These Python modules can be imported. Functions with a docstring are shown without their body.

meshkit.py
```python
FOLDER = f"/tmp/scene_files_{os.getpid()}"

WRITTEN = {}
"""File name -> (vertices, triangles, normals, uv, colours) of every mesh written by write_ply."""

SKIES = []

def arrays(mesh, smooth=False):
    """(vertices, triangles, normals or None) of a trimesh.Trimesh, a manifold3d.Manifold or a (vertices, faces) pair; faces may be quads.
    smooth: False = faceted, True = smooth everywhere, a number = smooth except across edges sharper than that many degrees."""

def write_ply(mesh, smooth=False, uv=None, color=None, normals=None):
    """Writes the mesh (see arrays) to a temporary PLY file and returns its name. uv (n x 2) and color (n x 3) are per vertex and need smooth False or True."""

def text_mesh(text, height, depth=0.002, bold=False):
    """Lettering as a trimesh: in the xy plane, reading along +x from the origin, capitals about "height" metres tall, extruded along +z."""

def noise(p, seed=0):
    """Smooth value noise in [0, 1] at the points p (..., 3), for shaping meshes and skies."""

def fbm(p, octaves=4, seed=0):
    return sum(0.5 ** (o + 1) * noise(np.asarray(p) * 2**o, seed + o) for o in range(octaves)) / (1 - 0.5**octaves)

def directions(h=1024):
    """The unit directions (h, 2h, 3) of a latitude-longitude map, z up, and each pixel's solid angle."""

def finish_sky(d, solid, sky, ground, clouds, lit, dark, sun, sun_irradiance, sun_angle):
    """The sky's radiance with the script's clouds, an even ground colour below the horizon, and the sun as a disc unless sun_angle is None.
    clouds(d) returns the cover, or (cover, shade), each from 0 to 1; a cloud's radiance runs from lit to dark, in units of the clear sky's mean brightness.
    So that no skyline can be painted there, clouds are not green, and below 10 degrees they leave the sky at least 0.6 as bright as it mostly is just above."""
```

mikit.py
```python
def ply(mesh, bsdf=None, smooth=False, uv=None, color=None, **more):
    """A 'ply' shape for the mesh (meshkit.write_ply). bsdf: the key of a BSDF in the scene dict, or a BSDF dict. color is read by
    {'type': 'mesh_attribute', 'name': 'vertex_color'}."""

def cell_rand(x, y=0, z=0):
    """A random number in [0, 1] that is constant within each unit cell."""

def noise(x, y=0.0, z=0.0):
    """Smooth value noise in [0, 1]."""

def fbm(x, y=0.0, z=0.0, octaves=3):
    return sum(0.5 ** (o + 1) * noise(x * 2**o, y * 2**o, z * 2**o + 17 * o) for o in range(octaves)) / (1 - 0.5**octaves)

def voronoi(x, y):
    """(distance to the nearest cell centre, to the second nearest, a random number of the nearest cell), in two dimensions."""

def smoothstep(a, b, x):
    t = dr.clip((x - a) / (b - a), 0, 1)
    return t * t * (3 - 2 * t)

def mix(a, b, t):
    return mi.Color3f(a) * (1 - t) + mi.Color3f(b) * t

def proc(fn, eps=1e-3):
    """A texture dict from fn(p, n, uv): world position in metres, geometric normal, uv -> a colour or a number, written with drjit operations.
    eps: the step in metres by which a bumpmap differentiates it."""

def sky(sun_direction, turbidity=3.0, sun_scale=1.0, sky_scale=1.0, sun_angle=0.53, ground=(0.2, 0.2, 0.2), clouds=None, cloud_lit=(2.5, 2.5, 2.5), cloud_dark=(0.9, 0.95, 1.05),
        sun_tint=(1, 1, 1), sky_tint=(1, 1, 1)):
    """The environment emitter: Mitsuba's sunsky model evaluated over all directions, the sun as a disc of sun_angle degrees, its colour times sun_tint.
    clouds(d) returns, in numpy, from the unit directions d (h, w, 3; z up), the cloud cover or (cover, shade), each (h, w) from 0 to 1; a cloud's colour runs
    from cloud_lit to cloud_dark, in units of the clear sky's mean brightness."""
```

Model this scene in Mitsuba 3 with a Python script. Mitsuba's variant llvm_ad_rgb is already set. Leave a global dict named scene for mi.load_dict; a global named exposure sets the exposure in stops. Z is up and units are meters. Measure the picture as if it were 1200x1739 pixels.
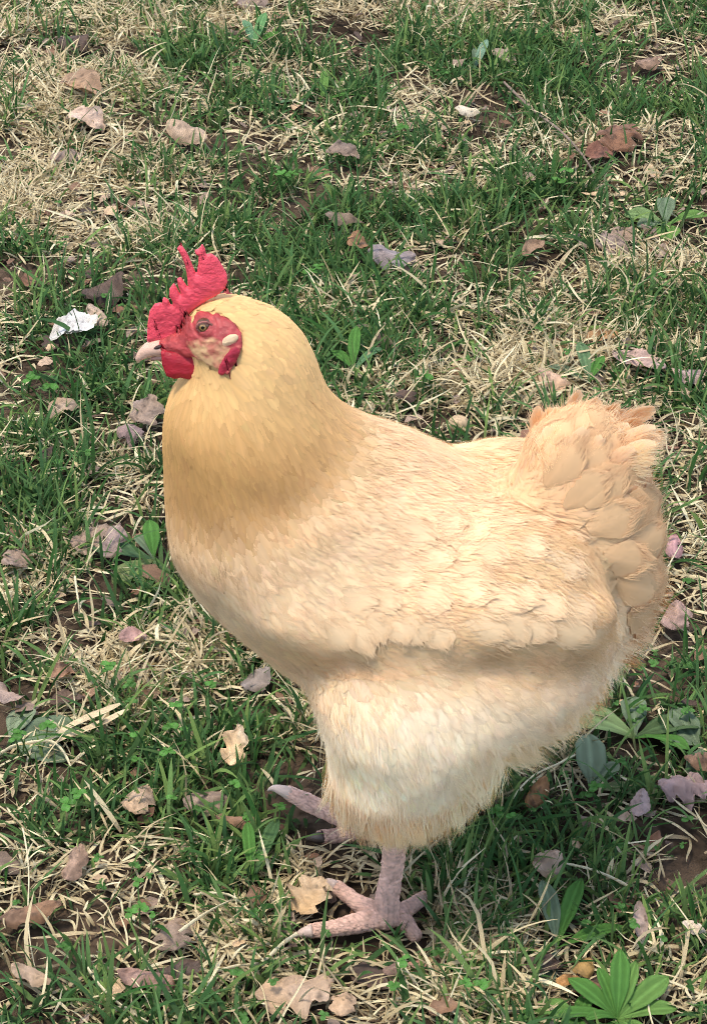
import math
import numpy as np
import trimesh
import manifold3d as m3
import mitsuba as mi
import mikit
import meshkit
from scipy.ndimage import map_coordinates
from scipy.spatial import cKDTree

T = mi.ScalarTransform4f
scene, labels = {}, {}
RNG = np.random.default_rng(7)

# ------------------------------------------------------------------ camera, sky, exposure
F, PW, PH, PITCH = 4320.0, 1200, 1739, math.radians(30)
CAM = np.array([0.0, -1.6 * math.cos(PITCH), 0.297 + 0.8])
FWD = np.array([0.0, math.cos(PITCH), -math.sin(PITCH)])
UP = np.array([0.0, math.sin(PITCH), math.cos(PITCH)])
RT = np.array([1.0, 0.0, 0.0])
scene['camera'] = {'type': 'perspective', 'fov_axis': 'y', 'fov': math.degrees(2 * math.atan(PH / 2 / F)),
                   'near_clip': 0.05, 'far_clip': 300.0,
                   'to_world': T().look_at(origin=CAM.tolist(), target=(CAM + FWD).tolist(), up=[0, 0, 1])}


def sky_clouds(d):
    n = meshkit.fbm(np.stack([d[..., 0] * 3, d[..., 1] * 3, d[..., 2] * 4], -1), 4, 3)
    return np.clip((n - 0.42) * 4, 0, 0.9), np.clip((n - 0.6) * 2, 0, 0.4)


scene['sky'] = mikit.sky([-0.22, -0.28, 1.0], turbidity=3, sun_scale=0.50, sky_scale=1.4, sun_angle=12.0, sun_tint=(.95, 1.0, 1.06), clouds=sky_clouds)
exposure = 2.32


# ------------------------------------------------------------------ helpers
def at(u, v, Y=0.0):
    """Where the sight line of photo point (u, v) meets the upright plane y = Y."""
    d = FWD + RT * ((u - 600) / F) + UP * ((869.5 - v) / F)
    return CAM + d * ((Y - CAM[1]) / d[1])


def ground_at(u, v, z=0.0):
    d = FWD + RT * ((u - 600) / F) + UP * ((869.5 - v) / F)
    return CAM + d * ((z - CAM[2]) / d[2])


def unit(a):
    return a / (np.linalg.norm(a, axis=-1, keepdims=True) + 1e-12)


def put(key, shape, label=None, category=None, group=None, kind=None):
    base, n = key, 0
    while key in scene or key in labels:
        n += 1
        key = f'{base}_{n:03d}'
    if shape is not None:
        scene[key] = shape
    d = {k: x for k, x in dict(label=label, category=category, group=group, kind=kind).items() if x}
    if d or shape is None:
        labels[key] = d
    return key


def hz(x, y):
    """Height of the soil."""
    p = np.stack([x, y, np.zeros_like(x)], -1)
    fade = np.clip(1 - (np.hypot(x, y - 0.8) - 3) / 2, 0, 1)
    return fade * (0.020 * (meshkit.fbm(p * 6, 2, 5) - 0.5) + 0.016 * (meshkit.fbm(p * 30, 3, 9) - 0.5) + 0.006 * (meshkit.fbm(p * 120, 2, 4) - 0.5))


VC = {'type': 'mesh_attribute', 'name': 'vertex_color'}
scene['mat_grass'] = {'type': 'principledthin', 'base_color': VC, 'roughness': 0.42, 'diff_trans': 0.55, 'spec_trans': 0.0, 'eta': 1.4}
scene['mat_straw'] = {'type': 'twosided', 'b': {'type': 'principled', 'base_color': VC, 'roughness': 0.5, 'specular': 0.4}}
scene['mat_leaf'] = {'type': 'twosided', 'b': {'type': 'principled', 'base_color': VC, 'roughness': 0.6, 'specular': 0.3}}
scene['mat_weed'] = {'type': 'principledthin', 'base_color': VC, 'roughness': 0.4, 'diff_trans': 0.4, 'spec_trans': 0.0, 'eta': 1.4}


def quads(rows, cols, n):
    """Triangles of n grids of rows x cols vertices."""
    r, c = np.meshgrid(np.arange(rows - 1), np.arange(cols - 1), indexing='ij')
    a = (r * cols + c).ravel()
    f = np.concatenate([np.stack([a, a + 1, a + cols + 1], 1), np.stack([a, a + cols + 1, a + cols], 1)])
    return (f[None] + (np.arange(n) * rows * cols)[:, None, None]).reshape(-1, 3)


# ------------------------------------------------------------------ the ground
def soil_sheet():
    def axis(lo, hi, step, far):
        inner = np.arange(lo, hi, step)
        k = np.geomspace(step, far, 28)
        return np.concatenate([(lo - np.cumsum(k))[::-1], inner, inner[-1] + np.cumsum(k)])
    X, Y = np.meshgrid(axis(-0.75, 0.75, 0.006, 25), axis(-0.4, 2.15, 0.006, 25), indexing='ij')
    v = np.stack([X, Y, hz(X, Y)], -1).reshape(-1, 3)
    return trimesh.Trimesh(v, quads(X.shape[0], X.shape[1], 1)[:, [0, 2, 1]], process=False)


def soil_colour(p, n, uv):
    a = mikit.fbm(p.x * 18, p.y * 18, 0, 3)
    b = mikit.fbm(p.x * 160, p.y * 160, 3, 3)
    c = mikit.mix((0.026, 0.018, 0.012), (0.090, 0.063, 0.044), mikit.smoothstep(0.3, 0.7, a * 0.5 + b * 0.5))
    import drjit as dr
    far = mikit.smoothstep(1.3, 2.4, dr.sqrt(p.x * p.x + (p.y - 0.9) * (p.y - 0.9)))
    g = mikit.mix((0.05, 0.085, 0.025), (0.17, 0.15, 0.075), mikit.smoothstep(0.35, 0.65, mikit.fbm(p.x * 7, p.y * 7, 1, 3)))
    return mikit.mix(c, g, far * mikit.smoothstep(0.3, 0.55, b))


scene['mat_soil'] = {'type': 'principled', 'base_color': mikit.proc(soil_colour), 'roughness': 0.95, 'specular': 0.1}
put('ground', mikit.ply(soil_sheet(), 'mat_soil', smooth=True), 'bare dark soil showing between the grass', kind='structure')

# where it grows: patches (photo u, v, radius in photo pixels, strength)
GREEN = [(450, 310, 120, 1.2), (850, 330, 140, 1.3), (690, 380, 90, .8), (620, 600, 90, 1.3), (720, 560, 90, .9), (130, 870, 100, .9), (100, 610, 80, .8),
         (215, 560, 60, .9), (240, 455, 80, .9), (50, 440, 60, .7), (600, 110, 140, .7), (1100, 150, 160, .9), (900, 90, 120, .8), (700, 240, 90, .8), (450, 1440, 100, 1.2),
         (390, 1500, 80, .9), (800, 1430, 130, 1.2), (940, 1400, 100, 1.0), (950, 1600, 110, .8), (690, 1620, 80, .7), (250, 1260, 120, .8), (60, 1270, 80, .6),
         (1150, 700, 70, .9), (1000, 1510, 90, .8), (1120, 880, 60, .8), (100, 1400, 100, .8), (420, 1180, 90, .8), (40, 1060, 60, .8), (1080, 1170, 60, .6), (480, 470, 90, 1.2), (560, 380, 90, 1.0), (400, 400, 90, 1.0)]
STRAW = [(150, 60, 150, 1.0), (50, 190, 150, 1.2), (270, 200, 130, 1.1), (200, 380, 150, 1.1), (40, 360, 120, 1.2), (430, 60, 90, .6), (780, 30, 100, .9), (1100, 460, 90, 1.5),
         (830, 630, 130, 1.5), (1000, 620, 90, .7), (800, 1640, 120, 1.3), (1150, 1110, 80, 1.0), (350, 1110, 80, .9), (60, 1000, 80, .6), (190, 1190, 90, .7), (60, 1690, 90, .8), (150, 1490, 80, .6),
         (430, 1600, 90, .7), (610, 420, 60, .6), (560, 540, 50, .7), (1040, 30, 80, .5), (740, 1530, 80, .8), (960, 250, 90, .5), (230, 800, 60, .5), (120, 460, 60, .8), (520, 1480, 60, .6), (960, 1300, 70, .4)]
BARE = [(250, 985, 70, 1.0), (60, 715, 50, .8), (170, 500, 45, .9), (125, 85, 35, 1.0), (1165, 1560, 60, 1.0), (1000, 1665, 50, .7), (110, 1590, 60, .5), (1190, 165, 35, .9), (760, 715, 45, .7),
        (400, 1400, 50, .6), (320, 1610, 60, .45), (700, 1580, 50, .4), (120, 1190, 50, .7), (1080, 270, 50, .5), (320, 245, 40, .6), (1060, 1400, 70, .6)]


def patches(lst, x, y):
    out = np.zeros_like(x)
    for u, v, r, s in lst:
        c = ground_at(u, v)
        R = r * np.linalg.norm(c - CAM) / F
        out += s * np.exp(-((x - c[0]) ** 2 + (y - c[1]) ** 2) / (R * R))
    return out


def sparse_outside(x, y):
    """How much grows: fully where the photograph looks and a margin round it, thinner beyond."""
    t = np.clip((y + 0.3) / 2.3, 0, 1)
    d = np.maximum(np.abs(x) - (0.34 + 0.30 * t), np.maximum(-0.30 - y, y - 2.1))
    return np.where(d < 0, 1.0, 0.62 * np.clip(1 - d / 0.75, 0, 1) ** 1.3 + 0.05 * np.clip(1 - d / 1.6, 0, 1))


def cover(kind, x, y):
    p = np.stack([x, y, x * 0], -1)
    g, s, b = patches(GREEN, x, y), patches(STRAW, x, y), np.clip(patches(BARE, x, y), 0, 1)
    n1, n2 = meshkit.fbm(p * 14, 3, 21), meshkit.fbm(p * 11, 3, 33)
    if kind == 'green':
        w = (0.54 + 0.75 * g - 0.32 * s) * np.clip(0.1 + 3.8 * (n1 - 0.38), 0.03, 1.8)
    else:
        w = (0.22 + 1.3 * s - 0.17 * g) * np.clip(0.15 + 3.2 * (n2 - 0.36), 0.06, 1.7)
    return np.clip(w, 0.04, 1.6) * (1 - 0.62 * b)


TOES = []
for line in ([(655, 1556), (610, 1567), (570, 1576), (520, 1583)], [(655, 1556), (600, 1529), (560, 1500)], [(655, 1556), (692, 1570), (708, 1592)], [(660, 1550), (720, 1524)], [(628, 1404), (570, 1419), (535, 1422)], [(590, 1390), (520, 1364), (465, 1345)]):
    for (a, b), (c_, d) in zip(line[:-1], line[1:]):
        for t_ in np.linspace(0, 1, 8):
            p_ = ground_at(a + (c_ - a) * t_, b + (d - b) * t_)
            TOES += [p_[:2] - (0, k) for k in (0, .007, .014, .020)]
TOES = np.array(TOES)
LEAF_SPOTS = []      # (x, y, radius) of lying leaves, filled in before the grass is sown


def sow(n, kind, tufts=0.65, per=14, spread=0.010):
    """Base points of about n blades."""
    x0, x1, y0, y1 = -1.7, 1.7, -1.2, 3.4
    def pick(m):
        got = np.zeros((0, 2))
        while len(got) < m:
            q = RNG.uniform((x0, y0), (x1, y1), (m * 6, 2))
            w = cover(kind, q[:, 0], q[:, 1]) * sparse_outside(q[:, 0], q[:, 1])
            got = np.concatenate([got, q[RNG.uniform(0, 1.3, len(q)) < w]])
        return got[:m]
    c = pick(int(n * tufts / per))
    reps = RNG.integers(per // 2, per * 3 // 2 + 1, len(c))
    off = RNG.normal(0, spread, (reps.sum(), 2)) * np.repeat(RNG.uniform(.5, 1.4, len(c)), reps)[:, None]
    q = np.concatenate([np.repeat(c, reps, 0) + off, pick(int(n * (1 - tufts)))])
    away = np.concatenate([off, RNG.normal(0, spread, (len(q) - len(off), 2))])
    hue = np.concatenate([np.repeat(RNG.uniform(0, 1, len(c)), reps), RNG.uniform(0, 1, len(q) - len(off))])
    keep = np.ones(len(q), bool)
    for x, y, r, *thin in LEAF_SPOTS:
        near = np.hypot(q[:, 0] - x, (q[:, 1] - y)) < r
        keep &= ~(near & (RNG.uniform(0, 1, len(q)) < (thin or [0.70])[0]))
    return q[keep], away[keep], hue[keep]


def blades(q, az, el, bend, L, W, rows, twist, wob=0.0, z0=0.0):
    """Strips: start angle el above the ground, bending over by bend along the length; wob wriggles them sideways."""
    n = len(q)
    s = np.linspace(0, 1, rows)
    ds = L[:, None] / (rows - 1)
    ang = el[:, None] - bend[:, None] * s[None] ** 1.3
    a = az[:, None] + wob[:, None] * np.sin(s[None] * RNG.uniform(2, 6, (n, 1)) + RNG.uniform(0, 6.28, (n, 1))) if np.ndim(wob) else np.repeat(az[:, None], rows, 1)
    step = np.stack([np.cos(ang) * np.cos(a), np.cos(ang) * np.sin(a), np.sin(ang)], -1) * ds[..., None]
    c = np.cumsum(np.concatenate([np.zeros((n, 1, 3)), step[:, :-1]], 1), 1)
    c[..., :2] += q[:, None]
    base = hz(q[:, 0], q[:, 1])
    c[..., 2] += (base + z0)[:, None]
    floor = base[:, None] + 0.002 + 0.004 * RNG.uniform(0, 1, (n, 1))
    c[..., 2] = np.where(s[None] > 0.1, np.maximum(c[..., 2], floor), c[..., 2])
    away_from_toes = np.ones(n, bool)
    if len(TOES):
        dd = cKDTree(TOES).query(c.reshape(-1, 3)[:, :2])[0].reshape(n, rows).min(1)
        away_from_toes = (dd > .0062) | (RNG.uniform(0, 1, n) < .16)
    tw = twist[:, None] * (0.4 + 0.6 * s[None])
    side = np.stack([-np.sin(a), np.cos(a), np.zeros_like(a)], -1)
    nrm = np.cross(side, unit(step))
    side = side * np.cos(tw)[..., None] + nrm * np.sin(tw)[..., None]
    prof = np.interp(s, [0, .15, .5, .8, 1], [.6, .9, 1, .7, .06])
    w = (W[:, None] * prof[None] / 2)[..., None]
    v = np.stack([c - side * w, c + side * w], 2)
    v[~away_from_toes] = np.array([0, 0, -.02])              # pressed down by the feet
    return v.reshape(-1, 3), quads(rows, 2, n), s


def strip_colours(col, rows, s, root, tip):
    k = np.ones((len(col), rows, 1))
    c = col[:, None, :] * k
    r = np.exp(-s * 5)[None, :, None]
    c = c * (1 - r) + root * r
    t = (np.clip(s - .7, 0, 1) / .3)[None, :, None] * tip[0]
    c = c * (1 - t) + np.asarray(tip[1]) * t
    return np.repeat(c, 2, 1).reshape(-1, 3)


def grow_grass():
    # living blades
    q, away, hue = sow(92000, 'green', 0.75, 16, 0.011)
    n = len(q)
    az = np.arctan2(away[:, 1], away[:, 0]) + RNG.normal(0, .7, n)
    el = np.clip(RNG.normal(1.05, .32, n), .15, 1.5)
    bend = np.abs(RNG.normal(.75, .55, n))
    L = np.clip(RNG.lognormal(math.log(.026), .42, n), .010, .070)
    W = np.clip(RNG.normal(.0026, .0007, n), .0012, .0048)
    v, f, s = blades(q, az, el, bend, L, W, 7, RNG.normal(0, .8, n))
    dark, blue, lime = np.array([.030, .095, .024]), np.array([.078, .175, .066]), np.array([.22, .32, .085])
    h = np.clip(hue + RNG.normal(0, .22, n), 0, 1)[:, None]
    col = np.where(h < .5, dark + (blue - dark) * h * 2, blue + (lime - blue) * np.clip((h - .5) * 1.3, 0, 1)) * RNG.uniform(.75, 1.25, (n, 1))
    c = strip_colours(col, 7, s, np.array([.16, .17, .09]), (.25, (.20, .22, .09)))
    put('grass', mikit.ply((v, f), 'mat_grass', smooth=True, color=c), 'short green lawn grass growing in loose tufts around the hen', 'grass', kind='stuff')
    # dead blades: a flat felt below, wiry curls above
    vs, fs, cs, k = [], [], [], 0
    for count, tuft, lmed, wmed, elm, els, wobm, lift in ((64000, .5, .023, .0018, .14, .18, .6, .004), (38000, .65, .027, .0017, .50, .38, .75, .004)):
        q, away, hue = sow(count, 'straw', tuft, 12, .014)
        n = len(q)
        az = RNG.uniform(0, 6.283, n)
        el = np.clip(RNG.normal(elm, els, n), -.1, 1.3)
        v, f, s = blades(q, az, el, np.abs(RNG.normal(.45, .5, n)), np.clip(RNG.lognormal(math.log(lmed), .45, n), .01, .11),
                         np.clip(RNG.lognormal(math.log(wmed), .35, n), .0006, .0036), 7, RNG.normal(0, 1.0, n), RNG.normal(0, wobm * .5, n), RNG.uniform(0, lift * 2, n))
        pale, tan, grey = np.array([.71, .64, .42]), np.array([.49, .395, .22]), np.array([.27, .215, .135])
        h = np.clip(hue * .6 + RNG.uniform(0, .55, n), 0, 1)[:, None]
        col = np.where(h < .5, grey + (tan - grey) * h * 2, tan + (pale - tan) * (h - .5) * 2) * RNG.uniform(.8, 1.2, (n, 1))
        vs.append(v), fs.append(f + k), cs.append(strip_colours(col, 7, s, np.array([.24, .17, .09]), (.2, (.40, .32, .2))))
        k += len(v)
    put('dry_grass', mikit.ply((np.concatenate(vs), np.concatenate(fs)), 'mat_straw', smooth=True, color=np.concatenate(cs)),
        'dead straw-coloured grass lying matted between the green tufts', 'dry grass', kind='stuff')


# ------------------------------------------------------------------ leaves on the ground
def leaf_mesh(L, W, lobes, depth, curl, bend, crumple, seed, rows=26, cols=11, tip=1.0):
    """A lobed leaf as a sheet along +x, curling across and bending along its length. Returns vertices, triangles, s, c."""
    r = np.random.default_rng(seed)
    s = np.linspace(0, 1, rows)
    ph = r.uniform(0, 6.28, 2)
    w = np.zeros((rows, 2))
    for k in range(2):
        lob = 1 - depth * (0.5 + 0.5 * np.cos(2 * math.pi * lobes * s + ph[0] * .3 + .6 * k)) ** 1.5
        w[:, k] = np.sin(np.pi * np.clip(s * .97 + .015, 0, 1) ** (.8 * tip)) ** .7 * lob * r.uniform(.85, 1.1) + r.normal(0, .035, rows)
    w = np.clip(w, .03, None) * W / 2
    c = np.linspace(-1, 1, cols)
    lat = np.where(c[None] < 0, c[None] * w[:, :1], c[None] * w[:, 1:])
    x = (s * L)[:, None] + 0.22 * np.abs(lat)
    # curl about the midrib
    if abs(curl) > .05:
        R = W / 2 / abs(curl)
        y, z = R * np.sin(lat / R), np.sign(curl) * R * (1 - np.cos(lat / R))
    else:
        y, z = lat, lat * 0
    p = np.stack([x, y, z], -1)
    off = (meshkit.fbm(p * (2.2 / W) + seed * 3.7, 3, seed) - .5) * crumple * W
    fold = np.abs(np.sin(np.pi * (lobes * s[:, None] - 1.2 * np.abs(c)[None]))) * crumple * W * .12
    p[..., 2] += off + fold - np.abs(c)[None] * .04 * W
    if abs(bend) > .05:
        R = L / bend
        th = p[..., 0] / R
        p = np.stack([(R - p[..., 2]) * np.sin(th), p[..., 1], R - (R - p[..., 2]) * np.cos(th)], -1)
    p[..., 0] -= L / 2
    return p.reshape(-1, 3), quads(rows, cols, 1), np.repeat(s, cols), np.tile(c, rows)


def leaf_colours(p, s, c, lobes, col, seed, vein=.25):
    pale = float(np.mean(col)) > .5
    vein = .06 if pale else vein
    n = meshkit.fbm(p * 120 + seed, 3, seed)[:, None]
    n2 = meshkit.fbm(p * 420 + seed, 2, seed + 5)[:, None]
    k = np.asarray(col)[None] * ((.75 + .45 * n) if pale else (.40 + 1.15 * n)) * (.85 + .3 * n2)
    lat = np.abs(((lobes * s - .8 * np.abs(c)) % 1) - .5)
    v = np.clip(np.exp(-(c / .09) ** 2) + .5 * np.exp(-(lat / .08) ** 2), 0, 1)[:, None] * vein
    k = k * (1 - v) + np.clip(np.asarray(col) * 1.6, 0, .85) * v
    spot = np.clip((meshkit.fbm(p * 260 + 9 + seed, 2, seed + 8) - .62) * 8, 0, 1)[:, None]
    hue = meshkit.fbm(p * 45 + seed * 1.3, 2, seed + 2)[:, None] - .5
    k = k * np.concatenate([1 + .25 * hue, 1 + .05 * hue, 1 - .35 * hue], 1)
    return np.clip(k * (1 - .6 * spot), 0, .9)


def rot(az, tilt, roll):
    ca, sa, ct, st, cr, sr = math.cos(az), math.sin(az), math.cos(tilt), math.sin(tilt), math.cos(roll), math.sin(roll)
    return np.array([[ca, -sa, 0], [sa, ca, 0], [0, 0, 1]]) @ np.array([[ct, 0, -st], [0, 1, 0], [st, 0, ct]]) @ np.array([[1, 0, 0], [0, cr, -sr], [0, sr, cr]])


PALE, PINK, MAUVE, TAN, RUST, BROWN, DARK, YEL = ((.60, .55, .49), (.40, .285, .20), (.25, .18, .138), (.47, .33, .20), (.17, .085, .05), (.20, .115, .07), (.085, .055, .042), (.30, .18, .06))
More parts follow.
